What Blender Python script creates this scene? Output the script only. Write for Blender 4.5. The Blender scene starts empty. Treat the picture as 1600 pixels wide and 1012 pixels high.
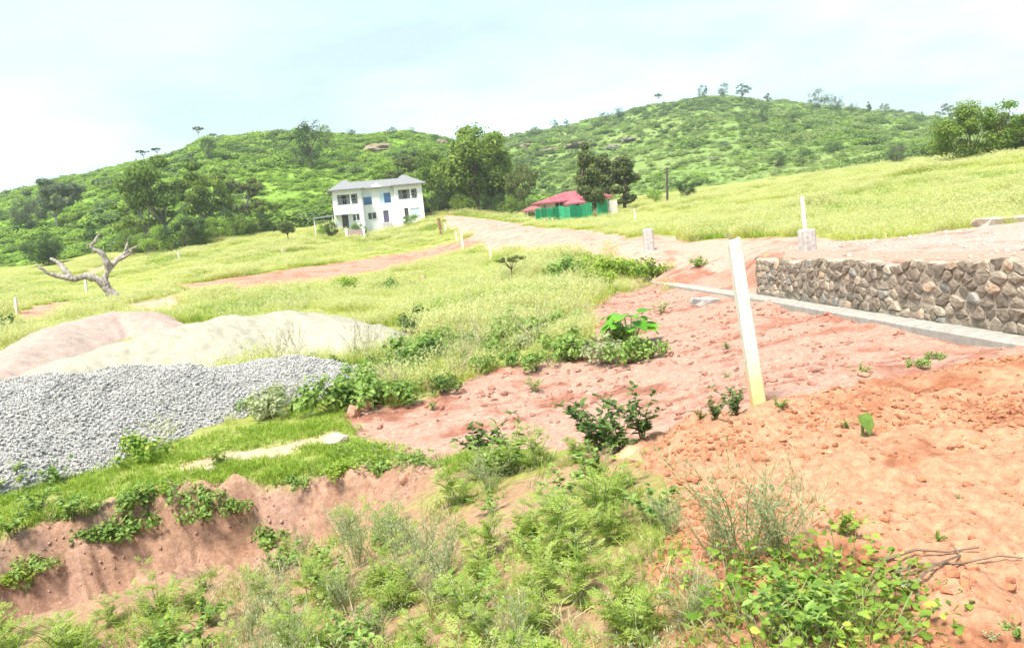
import bpy, math, random
import numpy as np
R = math.radians
# ------------------------------------------------------------------ camera
FPX, CU, CV = 1209.0, 800.0, 506.0            # focal length and centre, in photo pixels
CAM = np.array((0.0, 0.0, 1.6)); PITCH, ROLL = R(8.3), R(5.5)
fw = np.array((0.0, math.cos(PITCH), -math.sin(PITCH)))
up0 = np.array((0.0, math.sin(PITCH), math.cos(PITCH)))
rt = math.cos(ROLL)*np.array((1.0, 0, 0)) - math.sin(ROLL)*up0
up = math.sin(ROLL)*np.array((1.0, 0, 0)) + math.cos(ROLL)*up0
S = bpy.context.scene
COL = S.collection
cd = bpy.data.cameras.new('camera'); cam = bpy.data.objects.new('camera', cd); COL.objects.link(cam)
cd.sensor_width = 36.0; cd.lens = 36.0*FPX/1600.0; cd.clip_start = 0.05; cd.clip_end = 6000
from mathutils import Matrix
cam.matrix_world = Matrix(((rt[0], up[0], -fw[0], CAM[0]), (rt[1], up[1], -fw[1], CAM[1]),
                           (rt[2], up[2], -fw[2], CAM[2]), (0, 0, 0, 1)))
S.camera = cam
# ------------------------------------------------------------------ sky, sun, exposure
SUN_EL, SUN_AZ = R(62), R(215)                 # azimuth clockwise from +Y (the view)
W = bpy.data.worlds.new('World'); S.world = W; W.use_nodes = True
nt = W.node_tree; nt.nodes.clear()
def wn(t, **k):
    n = nt.nodes.new(t)
    for a, b in k.items(): setattr(n, a, b)
    return n
out = wn('ShaderNodeOutputWorld'); bg = wn('ShaderNodeBackground'); bg.inputs['Strength'].default_value = 0.12
sky = wn('ShaderNodeTexSky', sky_type='NISHITA', sun_disc=False, sun_elevation=SUN_EL, sun_rotation=SUN_AZ,
         air_density=1.0, dust_density=1.5, ozone_density=1.2)
tc = wn('ShaderNodeTexCoord'); mp = wn('ShaderNodeMapping'); mp.inputs['Scale'].default_value = (1.0, 1.0, 3.2)
no = wn('ShaderNodeTexNoise'); no.inputs['Scale'].default_value = 2.1; no.inputs['Detail'].default_value = 6; no.inputs['Roughness'].default_value = .52
cr = wn('ShaderNodeValToRGB'); cr.color_ramp.elements[0].position = .38; cr.color_ramp.elements[1].position = .60
cr.color_ramp.elements[0].color = (.5, .5, .5, 1); cr.color_ramp.elements[1].color = (.97, .97, .97, 1)
mx = wn('ShaderNodeMix', data_type='RGBA'); mx.inputs['B'].default_value = (1.24, 1.58, 1.66, 1)
L = nt.links.new
L(tc.outputs['Generated'], mp.inputs['Vector']); L(mp.outputs['Vector'], no.inputs['Vector']); L(no.outputs['Fac'], cr.inputs['Fac'])
L(cr.outputs['Color'], mx.inputs['Factor']); L(sky.outputs['Color'], mx.inputs['A']); L(mx.outputs['Result'], bg.inputs['Color'])
L(bg.outputs['Background'], out.inputs['Surface'])
sl = bpy.data.lights.new('sun', 'SUN'); sun = bpy.data.objects.new('sun', sl); COL.objects.link(sun)
sl.energy = 2.0; sl.angle = R(14); sl.color = (1.0, .95, .86)
sun.rotation_euler = (math.pi/2 - SUN_EL, 0, math.pi - SUN_AZ)
S.view_settings.view_transform = 'Standard'; S.view_settings.look = 'None'
S.view_settings.exposure = 2.2; S.view_settings.gamma = 1.0; S.view_settings.use_curve_mapping = False
S.cycles.use_denoising = True; S.cycles.max_bounces = 8; S.cycles.transparent_max_bounces = 8
S.cycles.diffuse_bounces = 5; S.cycles.volume_bounces = 1
# ------------------------------------------------------------------ numeric helpers
rng = np.random.default_rng(11)
random.seed(5)
def hsh(ix, iy, s):
    h = (ix.astype(np.int64)*374761393 + iy.astype(np.int64)*668265263 + s*982451653) & 0xFFFFFFFF
    h = ((h ^ (h >> 13))*1274126177) & 0xFFFFFFFF
    return ((h ^ (h >> 16)) & 0xFFFFFF)/float(0xFFFFFF)
def vn(x, y, s=0):
    x = np.asarray(x, float); y = np.asarray(y, float)
    ix, iy = np.floor(x), np.floor(y); fx, fy = x-ix, y-iy
    fx = fx*fx*(3-2*fx); fy = fy*fy*(3-2*fy)
    a, b, c, d = hsh(ix, iy, s), hsh(ix+1, iy, s), hsh(ix, iy+1, s), hsh(ix+1, iy+1, s)
    return (a+(b-a)*fx) + ((c+(d-c)*fx) - (a+(b-a)*fx))*fy
def fbm(x, y, s=0, o=4, g=.5):
    t, a, n = 0, 1, 0
    for k in range(o):
        t = t + a*vn(x*2**k, y*2**k, s+k*17); n += a; a *= g
    return t/n*2-1
def sst(a, b, x):
    t = np.clip((x-a)/(b-a), 0, 1); return t*t*(3-2*t)
def at(u, v, D):
    """world point on the photo's ray (u, v) at the depth D metres"""
    return CAM + D*(fw + rt*(u-CU)/FPX - up*(v-CV)/FPX)
class TPS:
    def __init__(s, P, lam=.002):
        P = np.array(P, float); s.q = s.m(P[:, 0], P[:, 1]); n = len(P)
        K = s.k(s.q[:, None]-s.q[None]); K[np.arange(n), np.arange(n)] += lam
        Q = np.c_[np.ones(n), s.q]; A = np.block([[K, Q], [Q.T, np.zeros((3, 3))]])
        s.w = np.linalg.solve(A, np.r_[P[:, 2], 0, 0, 0])
    def m(s, x, y):
        r = np.hypot(x, y)+1e-9; k = np.log1p(r/1.5)/r; return np.stack([x*k, y*k], -1)
    def k(s, d):
        r2 = (d**2).sum(-1); return .5*r2*np.log(r2+1e-12)
    def __call__(s, x, y):
        q = s.m(np.asarray(x, float).ravel(), np.asarray(y, float).ravel()); z = np.empty(len(q))
        for i in range(0, len(q), 40000):
            c = q[i:i+40000]
            z[i:i+40000] = s.k(c[:, None]-s.q[None])@s.w[:-3] + s.w[-3] + c@s.w[-2:]
        return z.reshape(np.shape(x))
# ------------------------------------------------------------------ terrain (survey points: photo ray + depth)
COMMON = [(27,495,41),(133,460,60),(281,410,80),(190,478,38),(0,450,70),(100,430,85),(450,375,95),(525,362,98),(662,342,100),
 (590,372,93),(690,385,70),(700,340,95),(768,410,50),(720,390,62),(600,430,49),(600,400,66),(850,378,48),(940,375,42),(840,347,76),
 (965,338,78),(780,343,88),(760,360,72),(1000,345,62),(980,330,82),(1200,300,75),(1400,270,68),(1600,240,62),(1180,373,27),
 (1400,365,21),(1600,348,16.5),(1400,320,38),(1600,300,33),(1200,340,45),(1015,390,30),(1060,405,27),(900,420,31),(950,385,36),(830,400,42),
 (600,480,27),(480,500,24),(350,490,28),(780,460,26),(900,460,22),(380,445,45),(1900,215,50),(-300,470,60),(-300,560,25),(2000,300,25),(-200,425,108),(0,418,105),(150,395,108),(250,388,106),(400,362,110),(520,347,116),(660,331,118),(800,331,120)]
LOWP = [(940,470,20.5),(700,600,11.6),(600,560,14.9),(1000,540,12.5),(1100,600,8.4),(1300,570,7.6),(1500,560,6.9),
 (960,480,19),(850,640,9.2),(620,680,8.9),(850,690,7.5),(1050,640,7),(1185,632,5.6),(1000,690,5.6),
 (1600,555,6.2),(1400,600,5.8),(1300,1012,2.5),(1600,1012,2.4),(1600,800,3.4),(1300,800,3.5),(1100,850,3.4),(1000,1000,2.9),(900,900,3.6),
 (900,780,4.8),(1000,740,5.0),(750,740,6.5),(640,1012,3.6),(640,850,5.4),(300,1012,4.6),(400,900,5.8),(300,740,8.2),(520,660,9.8),(550,720,8.3),
 (50,760,8.4),(0,840,7.2)]
HIGHP = [(1600,412,7.4),(1185,405,15.4),(1262,395,16),(1600,380,11),(1450,385,13),(1150,400,20),(1120,410,22),(1300,390,15.5)]
XYZ = [(0,0,0),(0,-3,0),(-4,-2,-.5),(4,-3,.1),(-3,1,-.45),(-6,4,-.9),(-12,10,-1.0),(-20,14,-1.1),(-9,16,-1.2),(-5,18,-1.1),(-12,22,-1.3),(3,2,.05),
 (0,-40,0),(-60,-20,-1),(60,-20,2),(-150,60,-.5),(140,60,5),(0,-150,0),(-130,-100,0),(130,-100,2)]
C3 = [tuple(at(*p)) for p in COMMON] + XYZ
WA, WB, KE = at(1600, 525, 7.4), at(1185, 460, 15.4), at(1025, 438, 26)   # foot of the stone wall near and far, end of the strip
KP = [tuple(a+(b-a)*t+np.array((-.36, 0, -.075))) for a, b, ts in ((WA, WB, (-.2, 0, .25, .5, .75)), (WB, KE, (0, .33, .66, 1.))) for t in ts]
LOW = TPS(C3 + KP + [tuple(at(*p)) for p in LOWP]); HIGH = TPS(C3 + [tuple(at(*p)) for p in HIGHP])
WDIR = (WB-WA); WLEN = float(np.hypot(WDIR[0], WDIR[1])); WDIR = WDIR/WLEN; WSL = WDIR[2]
def low(x, y): return LOW(x, y)
BANK_PX = [(-220,930,6.6),(0,842,7.2),(60,822,7.35),(130,803,7.5),(220,778,7.75),(300,760,7.9),(380,756,7.9),(450,753,7.9),(560,738,8.1),(650,745,7.6),(740,752,7.0)]
BANK = np.array([at(*p)[:2] for p in BANK_PX]); BANK_DEP = np.array([.85,.85,.85,.82,.8,.75,.7,.66,.55,.38,.0])
def bank(x, y):
    """signed distance to the lip of the cut (positive on the camera side) and the depth of the cut there"""
    best = np.full(np.shape(x), 1e9); sg = np.zeros(np.shape(x)); dp = np.zeros(np.shape(x))
    for i in range(len(BANK)-1):
        a, b = BANK[i], BANK[i+1]; d = b-a; l2 = d@d
        t = np.clip(((x-a[0])*d[0]+(y-a[1])*d[1])/l2, 0, 1)
        ex, ey = x-a[0]-t*d[0], y-a[1]-t*d[1]; r = np.hypot(ex, ey); m = r < best
        best = np.where(m, r, best); sg = np.where(m, np.sign(d[1]*ex-d[0]*ey), sg)
        dp = np.where(m, BANK_DEP[i]+(BANK_DEP[i+1]-BANK_DEP[i])*t, dp)
    return best*sg, dp
def edge_x(y):                                           # x of the platform's edge for a given y
    wx = WA[0] + (y-WA[1])/WDIR[1]*WDIR[0] + .2
    return np.where(y < WB[1], wx, np.interp(y, [WB[1], 19, 22, 27, 34], [WB[0]+.2, WB[0]+.45, WB[0]+.8, WB[0]+.7, WB[0]-.5]))
def highw(x, y):
    w = np.interp(y, [0, WB[1]-.3, WB[1]+1.2, 28, 36], [.14, .14, .9, 1.6, 3.])
    return sst(0, 1, (x-edge_x(y))/w)
def H0(x, y):
    x = np.asarray(x, float); y = np.asarray(y, float)
    z = LOW(x, y); near = (y > -6) & (y < 40) & (x > 2)
    if near.any():
        w = np.where(near, highw(x, y), 0); w = w*(1-sst(33, 40, y))
        z = z + np.where(w > 0, w*(HIGH(x, y)-z), 0)
    s, dp = bank(x + .16*fbm(x*1.3, y*1.3, 3, 3), y + .2*fbm(x*1.3+9, y*1.3, 4, 3))
    z = z - dp*sst(0, .42, s)*(1-sst(.8, 2.3, s))
    return z
def march(f, u, v, d0=1.5, d1=160., n=900):
    d = np.geomspace(d0, d1, n); p = CAM[None] + d[:, None]*(fw + rt*(u-CU)/FPX - up*(v-CV)/FPX)[None]
    z = f(p[:, 0], p[:, 1]); k = np.argmax(p[:, 2] < z)
    if not (p[:, 2] < z).any(): k = n-1
    q = p[k]; return np.array((q[0], q[1], float(f(np.array([q[0]]), np.array([q[1]]))[0])))
def inpoly(x, y, P):
    r = np.zeros(np.shape(x), bool); n = len(P)
    for i in range(n):
        x0, y0 = P[i][0], P[i][1]; x1, y1 = P[(i+1) % n][0], P[(i+1) % n][1]
        if y0 == y1: continue
        c = ((y0 > y) != (y1 > y)) & (x < (x1-x0)*(y-y0)/(y1-y0)+x0); r ^= c
    return r
def zone(px): return [march(H0, u, v)[:2] for u, v in px]
Z = {}
Z['mound'] = zone([(955,730),(1000,690),(1060,665),(1185,630),(1300,605),(1440,588),(1600,556),(1700,530),(1900,1012),(1700,1500),(1000,1500),(1010,1012),(1000,900),(1080,800),(1040,745)])
Z['plot'] = zone([(545,650),(600,630),(660,620),(720,590),(800,575),(870,560),(900,520),(880,490),(950,460),(1025,446),(1185,474),(1400,516),(1600,546),(1700,560),(1600,556),(1440,588),(1300,605),(1185,630),(1060,665),(1000,690),(900,700),(760,720),(640,720),(570,690)])
Z['plat'] = zone([(1183,402),(1262,400),(1400,405),(1600,408),(1750,405),(1750,330),(1600,350),(1450,364),(1350,374),(1240,372),(1150,382),(1120,410)])
Z['road'] = zone([(690,337),(780,343),(850,356),(940,362),(990,371),(1080,374),(1180,374),(1280,376),(1260,400),(1183,405),(1120,412),(1060,408),(1010,406),(950,402),(870,398),(800,395),(745,380),(700,355)])
Z['track'] = zone([(265,446),(330,438),(430,426),(540,408),(620,397),(690,384),(742,370),(765,372),(705,398),(640,417),(520,438),(400,454),(300,464)])
Z['track2'] = zone([(18,488),(60,476),(125,468),(134,478),(104,490),(60,506),(16,512)])
Z['path'] = zone([(190,478),(280,458),(380,442),(398,453),(300,475),(220,495)])
Z['redbank'] = zone([(1025,438),(1040,425),(1090,412),(1150,405),(1183,405),(1187,460),(1150,455),(1090,448)])
Z['sandy'] = zone([(270,735),(330,722),(400,705),(480,690),(540,680),(545,692),(470,705),(400,722),(330,740),(280,745)])
Z['hillpath'] = zone([(100,440),(170,408),(235,380),(240,385),(180,412),(130,440)])
MASKC = {}
def cover(x, y):
    """0..1 weights of bare ground by kind; the rest is grass"""
    r = np.hypot(x, y); a = np.clip(r*.045, .08, 1.2)
    wx = x + a*fbm(x/a/1.7, y/a/1.7, 21, 3); wy = y + a*fbm(x/a/1.7, y/a/1.7, 41, 3)
    return {k: inpoly(wx, wy, P) for k, P in Z.items()}
# ------------------------------------------------------------------ materials
MATS = {}
def newmat(name):
    m = bpy.data.materials.new(name); m.use_nodes = True; n = m.node_tree; n.nodes.clear()
    o = n.nodes.new('ShaderNodeOutputMaterial'); b = n.nodes.new('ShaderNodeBsdfPrincipled')
    n.links.new(b.outputs[0], o.inputs['Surface']); b.inputs['Specular IOR Level'].default_value = .25
    return m, n, b, o
def mixn(n, a, b, fac, mode='MIX'):
    x = n.nodes.new('ShaderNodeMix'); x.data_type = 'RGBA'; x.blend_type = mode
    for s, v in (('A', a), ('B', b), ('Factor', fac)):
        if hasattr(v, 'is_linked'): n.links.new(v, x.inputs[s])
        elif s == 'Factor': x.inputs[s].default_value = v
        else: x.inputs[s].default_value = (*v, 1)
    return x.outputs['Result']
def noisen(n, scale, detail=4, rough=.55, coord='Object', sc=(1, 1, 1)):
    t = n.nodes.new('ShaderNodeTexCoord'); x = n.nodes.new('ShaderNodeTexNoise')
    x.inputs['Scale'].default_value = scale; x.inputs['Detail'].default_value = detail; x.inputs['Roughness'].default_value = rough
    if sc != (1, 1, 1):
        m = n.nodes.new('ShaderNodeMapping'); m.inputs['Scale'].default_value = sc
        n.links.new(t.outputs[coord], m.inputs[0]); n.links.new(m.outputs[0], x.inputs['Vector'])
    else: n.links.new(t.outputs[coord], x.inputs['Vector'])
    return x.outputs['Fac']
def ramp(n, fac, p0, p1, c0=(0, 0, 0), c1=(1, 1, 1)):
    r = n.nodes.new('ShaderNodeValToRGB'); e = r.color_ramp.elements
    e[0].position, e[1].position = p0, p1; e[0].color, e[1].color = (*c0, 1), (*c1, 1)
    n.links.new(fac, r.inputs[0]); return r.outputs[0]
def bumpn(n, b, h, strength, dist):
    x = n.nodes.new('ShaderNodeBump'); x.inputs['Strength'].default_value = strength; x.inputs['Distance'].default_value = dist
    n.links.new(h, x.inputs['Height']); n.links.new(x.outputs[0], b.inputs['Normal'])
def mat(name, c0, c1=None, scale=6., rough=.8, bump=.0, bd=.02, rnd=0., spec=.25, detail=5):
    """surface with two colours broken up by noise, plus fine relief"""
    if name in MATS: return MATS[name]
    m, n, b, o = newmat(name); b.inputs['Roughness'].default_value = rough; b.inputs['Specular IOR Level'].default_value = spec
    c1 = c1 or tuple(v*.8 for v in c0); f = noisen(n, scale, detail)
    c = mixn(n, c0, c1, ramp(n, f, .35, .65))
    if rnd:
        oi = n.nodes.new('ShaderNodeObjectInfo'); h = n.nodes.new('ShaderNodeHueSaturation')
        mr = n.nodes.new('ShaderNodeMapRange'); mr.inputs['To Min'].default_value = 1-rnd; mr.inputs['To Max'].default_value = 1+rnd
        n.links.new(oi.outputs['Random'], mr.inputs['Value']); n.links.new(mr.outputs[0], h.inputs['Value']); n.links.new(c, h.inputs['Color']); c = h.outputs[0]
    n.links.new(c, b.inputs['Base Color'])
    if bump: bumpn(n, b, noisen(n, scale*3, 6, .6), bump, bd)
    MATS[name] = m; return m
def leafmat(name, dark, light, trans=.35, rough=.55, alt=None):
    """leaf: each leaf and each plant takes its own shade between the two colours"""
    if name in MATS: return MATS[name]
    m, n, b, o = newmat(name); b.inputs['Roughness'].default_value = rough
    a = n.nodes.new('ShaderNodeAttribute'); a.attribute_name = 'tint'
    oi = n.nodes.new('ShaderNodeObjectInfo')
    ad = n.nodes.new('ShaderNodeMath'); ad.operation = 'MULTIPLY_ADD'; ad.inputs[1].default_value = .4; ad.inputs[2].default_value = -.2
    n.links.new(oi.outputs['Random'], ad.inputs[0])
    s = n.nodes.new('ShaderNodeMath'); s.operation = 'ADD'; s.use_clamp = True
    n.links.new(a.outputs['Fac'], s.inputs[0]); n.links.new(ad.outputs[0], s.inputs[1])
    c = mixn(n, dark, light, s.outputs[0])
    if alt:
        g = n.nodes.new('ShaderNodeMath'); g.operation = 'GREATER_THAN'; g.inputs[1].default_value = .93
        n.links.new(a.outputs['Fac'], g.inputs[0]); c = mixn(n, c, alt, g.outputs[0])
    n.links.new(c, b.inputs['Base Color'])
    t = n.nodes.new('ShaderNodeBsdfTranslucent'); n.links.new(mixn(n, c, (1., 1., .45), .25, 'MULTIPLY'), t.inputs['Color'])
    ms = n.nodes.new('ShaderNodeMixShader'); ms.inputs[0].default_value = trans
    n.links.new(b.outputs[0], ms.inputs[1]); n.links.new(t.outputs[0], ms.inputs[2]); n.links.new(ms.outputs[0], o.inputs['Surface'])
    MATS[name] = m; return m
# ------------------------------------------------------------------ mesh builder
def unit(a):
    a = np.asarray(a, float); return a/(np.linalg.norm(a, axis=-1, keepdims=True)+1e-12)
class Geo:
    def __init__(s): s.V, s.T, s.Q, s.t, s.mt, s.mq, s.n = [], [], [], [], [], [], 0
    def add(s, V, tris=None, quads=None, tint=.5, mi=0):
        V = np.asarray(V, float).reshape(-1, 3); k = len(V)
        if tris is not None and len(tris): a = np.asarray(tris, int).reshape(-1, 3); s.T.append(a+s.n); s.mt.append(np.full(len(a), mi))
        if quads is not None and len(quads): a = np.asarray(quads, int).reshape(-1, 4); s.Q.append(a+s.n); s.mq.append(np.full(len(a), mi))
        s.V.append(V); s.t.append(np.broadcast_to(np.asarray(tint, float), (k,)) if np.ndim(tint) == 0 else np.asarray(tint, float)); s.n += k
    def box(s, a, b, mi=0):
        (x0, y0, z0), (x1, y1, z1) = a, b
        s.add([(x0,y0,z0),(x1,y0,z0),(x1,y1,z0),(x0,y1,z0),(x0,y0,z1),(x1,y0,z1),(x1,y1,z1),(x0,y1,z1)],
              quads=[(0,3,2,1),(4,5,6,7),(0,1,5,4),(1,2,6,5),(2,3,7,6),(3,0,4,7)], mi=mi)
    def tube(s, P, r, k=6, jit=0., cap=True, mi=0, tint=.5, seed=1):
        P = np.asarray(P, float); n = len(P); r = np.broadcast_to(np.asarray(r, float), (n,))
        T = unit(np.gradient(P, axis=0)); ref = np.array((.31, .17, .93)) if abs(T[0][2]) < .9 else np.array((.9, .3, .1))
        A = unit(np.cross(T, ref)); B = np.cross(T, A); th = np.arange(k)*2*np.pi/k
        g = np.random.default_rng(seed); rr = r[:, None]*(1+jit*(g.random((n, k))-.5)*2)
        V = P[:, None]+rr[..., None]*(np.cos(th)[None, :, None]*A[:, None]+np.sin(th)[None, :, None]*B[:, None])
        i = np.arange(n-1)[:, None]*k; j = np.arange(k)[None]; j2 = (j+1) % k
        Q = np.stack([i+j, i+j2, i+k+j2, i+k+j], -1).reshape(-1, 4); V = V.reshape(-1, 3); tr = []
        if cap:
            V = np.r_[V, [P[0]], [P[-1]]]; c0, c1 = n*k, n*k+1
            tr = [(c0, (q+1) % k, q) for q in range(k)] + [(c1, (n-1)*k+q, (n-1)*k+(q+1) % k) for q in range(k)]
        s.add(V, tris=tr, quads=Q, mi=mi, tint=tint)
    def leaf(s, P, D, N, Ln, Wd, tint=None, fine=False, fold=.12, droop=.12, mi=0):
        P = np.asarray(P, float).reshape(-1, 3); n = len(P)
        if n == 0: return
        D = unit(np.broadcast_to(D, (n, 3))); Sd = unit(np.cross(D, np.broadcast_to(N, (n, 3)))); N = np.cross(Sd, D)
        Ln = np.broadcast_to(np.asarray(Ln, float), (n,))[:, None]; Wd = np.broadcast_to(np.asarray(Wd, float), (n,))[:, None]
        if tint is None: tint = rng.random(n)
        tint = np.broadcast_to(tint, (n,)); f = fold*Wd; dr = droop*Ln
        if not fine:
            V = np.stack([P, P+D*Ln*.45+Sd*Wd*.5+N*f, P+D*Ln-N*dr, P+D*Ln*.45-Sd*Wd*.5+N*f], 1)
            s.add(V.reshape(-1, 3), quads=(np.arange(n)[:, None]*4+np.arange(4)), tint=np.repeat(tint, 4), mi=mi)
        else:
            V = np.stack([P, P+D*Ln*.22+Sd*Wd*.42+N*f, P+D*Ln*.6+Sd*Wd*.44+N*f-N*dr*.3, P+D*Ln-N*dr, P+D*Ln*.6-Sd*Wd*.44+N*f-N*dr*.3,
                          P+D*Ln*.22-Sd*Wd*.42+N*f, P+D*Ln*.24, P+D*Ln*.62-N*dr*.35], 1)
            b = np.arange(n)[:, None]*8
            s.add(V.reshape(-1, 3), tris=np.concatenate([b+np.array(t) for t in ((0,1,6),(2,3,7),(3,4,7),(5,0,6))]),
                  quads=np.concatenate([b+np.array(t) for t in ((1,2,7,6),(7,4,5,6))]), tint=np.repeat(tint, 8), mi=mi)
    def mesh(s, name, mats, smooth=False):
        V = np.concatenate(s.V) if s.V else np.zeros((0, 3)); T = np.concatenate(s.T) if s.T else np.zeros((0, 3), int); Q = np.concatenate(s.Q) if s.Q else np.zeros((0, 4), int)
        me = bpy.data.meshes.new(name); me.vertices.add(len(V)); me.vertices.foreach_set('co', V.astype(np.float32).ravel())
        me.loops.add(T.size+Q.size); me.loops.foreach_set('vertex_index', np.r_[T.ravel(), Q.ravel()].astype(np.int32))
        me.polygons.add(len(T)+len(Q))
        me.polygons.foreach_set('loop_start', np.r_[np.arange(len(T))*3, T.size+np.arange(len(Q))*4].astype(np.int32))
        mi = np.r_[np.concatenate(s.mt) if s.mt else np.zeros(0), np.concatenate(s.mq) if s.mq else np.zeros(0)]
        me.polygons.foreach_set('material_index', mi.astype(np.int32))
        me.polygons.foreach_set('use_smooth', np.full(len(mi), smooth))
        at_ = me.attributes.new('tint', 'FLOAT', 'POINT'); at_.data.foreach_set('value', np.concatenate(s.t).astype(np.float32) if s.t else np.zeros(0, np.float32))
        for m in (mats if isinstance(mats, (list, tuple)) else [mats]): me.materials.append(m)
        me.update(); me.validate(); return me
def link(name, me, parent=None, loc=None, label=None, cat=None, group=None, kind=None, rz=None):
    o = bpy.data.objects.new(name, me); COL.objects.link(o)
    if parent: o.parent = parent
    if loc is not None: o.location = tuple(float(v) for v in loc)
    if rz is not None: o.rotation_euler = (0, 0, rz)
    for k, v in (('label', label), ('category', cat), ('group', group), ('kind', kind)):
        if v: o[k] = v
    return o
def copy_tree(o, loc=None, rz=None, sc=None, label=None, group=None):
    c = o.copy(); COL.objects.link(c)
    for ch in o.children:
        d = ch.copy(); COL.objects.link(d); d.parent = c
        for g in ch.children: e = g.copy(); COL.objects.link(e); e.parent = d
    if loc is not None: c.location = tuple(float(v) for v in loc)
    if rz is not None: c.rotation_euler = (0, 0, rz)
    if sc is not None: c.scale = (sc,)*3 if np.ndim(sc) == 0 else sc
    if label: c['label'] = label
    if group: c['group'] = group
    return c
def scatter(name, P, sources, rot=None, scl=None, idx=None, parent=None, label=None, cat=None, kind='stuff'):
    """one uncountable cover: sources instanced on the points P"""
    P = np.asarray(P, float); n = len(P); k = len(sources)
    rot = np.c_[np.zeros((n, 2)), rng.random(n)*6.283] if rot is None else rot
    scl = np.ones(n) if scl is None else scl; idx = rng.integers(0, k, n) if idx is None else idx
    me = bpy.data.meshes.new(name); me.vertices.add(n); me.vertices.foreach_set('co', P.astype(np.float32).ravel())
    a = me.attributes.new('rot', 'FLOAT_VECTOR', 'POINT'); a.data.foreach_set('vector', rot.astype(np.float32).ravel())
    a = me.attributes.new('scl', 'FLOAT_VECTOR', 'POINT'); s3 = np.repeat(scl[:, None], 3, 1) if scl.ndim == 1 else scl
    a.data.foreach_set('vector', s3.astype(np.float32).ravel())
    a = me.attributes.new('idx', 'INT', 'POINT'); a.data.foreach_set('value', idx.astype(np.int32))
    g = bpy.data.node_groups.new(name, 'GeometryNodeTree'); g.interface.new_socket('Geometry', in_out='INPUT', socket_type='NodeSocketGeometry')
    g.interface.new_socket('Geometry', in_out='OUTPUT', socket_type='NodeSocketGeometry')
    gi, go, jn = g.nodes.new('NodeGroupInput'), g.nodes.new('NodeGroupOutput'), g.nodes.new('GeometryNodeJoinGeometry')
    def attr(nm, t):
        q = g.nodes.new('GeometryNodeInputNamedAttribute'); q.data_type = t; q.inputs['Name'].default_value = nm
        return q.outputs[0]
    ra, sa, ia = attr('rot', 'FLOAT_VECTOR'), attr('scl', 'FLOAT_VECTOR'), attr('idx', 'INT')
    e2r = g.nodes.new('FunctionNodeEulerToRotation'); g.links.new(ra, e2r.inputs[0])
    for j, me_s in enumerate(sources):
        so = bpy.data.objects.new(me_s.name, me_s)
        oi = g.nodes.new('GeometryNodeObjectInfo'); oi.inputs['Object'].default_value = so; oi.inputs['As Instance'].default_value = True
        cp = g.nodes.new('FunctionNodeCompare'); cp.data_type = 'INT'; cp.operation = 'EQUAL'
        ins = [i for i in cp.inputs if i.type == 'INT']; g.links.new(ia, ins[0]); ins[1].default_value = j
        ip = g.nodes.new('GeometryNodeInstanceOnPoints')
        g.links.new(gi.outputs[0], ip.inputs['Points']); g.links.new(cp.outputs[0], ip.inputs['Selection']); g.links.new(oi.outputs['Geometry'], ip.inputs['Instance'])
        g.links.new(e2r.outputs[0], ip.inputs['Rotation']); g.links.new(sa, ip.inputs['Scale']); g.links.new(ip.outputs[0], jn.inputs[0])
    g.links.new(jn.outputs[0], go.inputs[0])
    o = link(name, me, parent=parent, label=label, cat=cat, kind=kind)
    md = o.modifiers.new('scatter', 'NODES'); md.node_group = g
    return o
# ------------------------------------------------------------------ the ground
def rough_z(x, y, c):
    """small relief of bare and grassy ground"""
    r = np.hypot(x, y)
    bare = c['mound'] | c['plot'] | c['redbank']
    z = np.where(c['mound'], .08*fbm(x*1.6, y*1.6, 5, 3)+.075*fbm(x*5, y*5, 6, 4, .62), 0)
    z = z + np.where(c['plot'] | c['redbank'], .06*fbm(x*1.1, y*1.1, 7, 3)+.05*fbm(x*3.2, y*5, 8, 4, .62)+.025*fbm(x*.9+y*.5, y*7-x*2, 18, 2), 0)
    z = z + np.where(c['road'] | c['track'] | c['plat'], .03*fbm(x*.9, y*.9, 9, 3)+.018*fbm(x*4, y*4, 10, 3, .6), 0)
    s, dp = bank(x, y); f = np.clip(dp/.6, 0, 1)*sst(-.2, .15, s)*(1-sst(1.6, 2.4, s))
    z = z + f*(.24*fbm(x*1.9, y*2.4, 12, 3)+.24*(np.abs(fbm(x*3.6, y*4.6, 13, 4, .6))-.2)+.07*fbm(x*13, y*13, 19, 3))
    z = z + np.where(~bare, .05*fbm(x*.7, y*.7, 14, 3), 0)
    z = z + sst(8, 25, r)*.12*fbm(x*.25, y*.25, 15, 3)
    return z
def H(x, y):
    x = np.asarray(x, float); y = np.asarray(y, float); return H0(x, y)+rough_z(x, y, cover(x, y))
def G(u, v, d0=1.5, d1=150.): return march(H, u, v, d0, d1)
def Hz(x, y): return float(H(np.array([x]), np.array([y]))[0])
ang = np.r_[np.linspace(-R(180), -R(46), 28)[:-1], np.linspace(-R(46), R(46), 520), np.linspace(R(46), R(180), 28)[1:-1]]
rad = np.geomspace(.5, 175., 800)
A, Rr = np.meshgrid(ang, rad); X, Y = Rr*np.sin(A), Rr*np.cos(A)
cov = cover(X, Y); Zg = H0(X, Y)+rough_z(X, Y, cov); nr, na = Zg.shape
col = np.zeros((nr, na, 3))
def blend(c, m): col[:] = col*(1-m[..., None]) + np.asarray(c)*m[..., None]
n1, n2, n3 = fbm(X*.8, Y*.8, 31, 4), fbm(X*3.1, Y*3.1, 32, 4, .6), fbm(X*.12, Y*.12, 33, 3)
col[:] = (.28, .32, .08); blend((.38, .38, .15), sst(-.1, .5, n1)); blend((.30, .21, .13), sst(.4, .8, n2)*.7)
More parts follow.
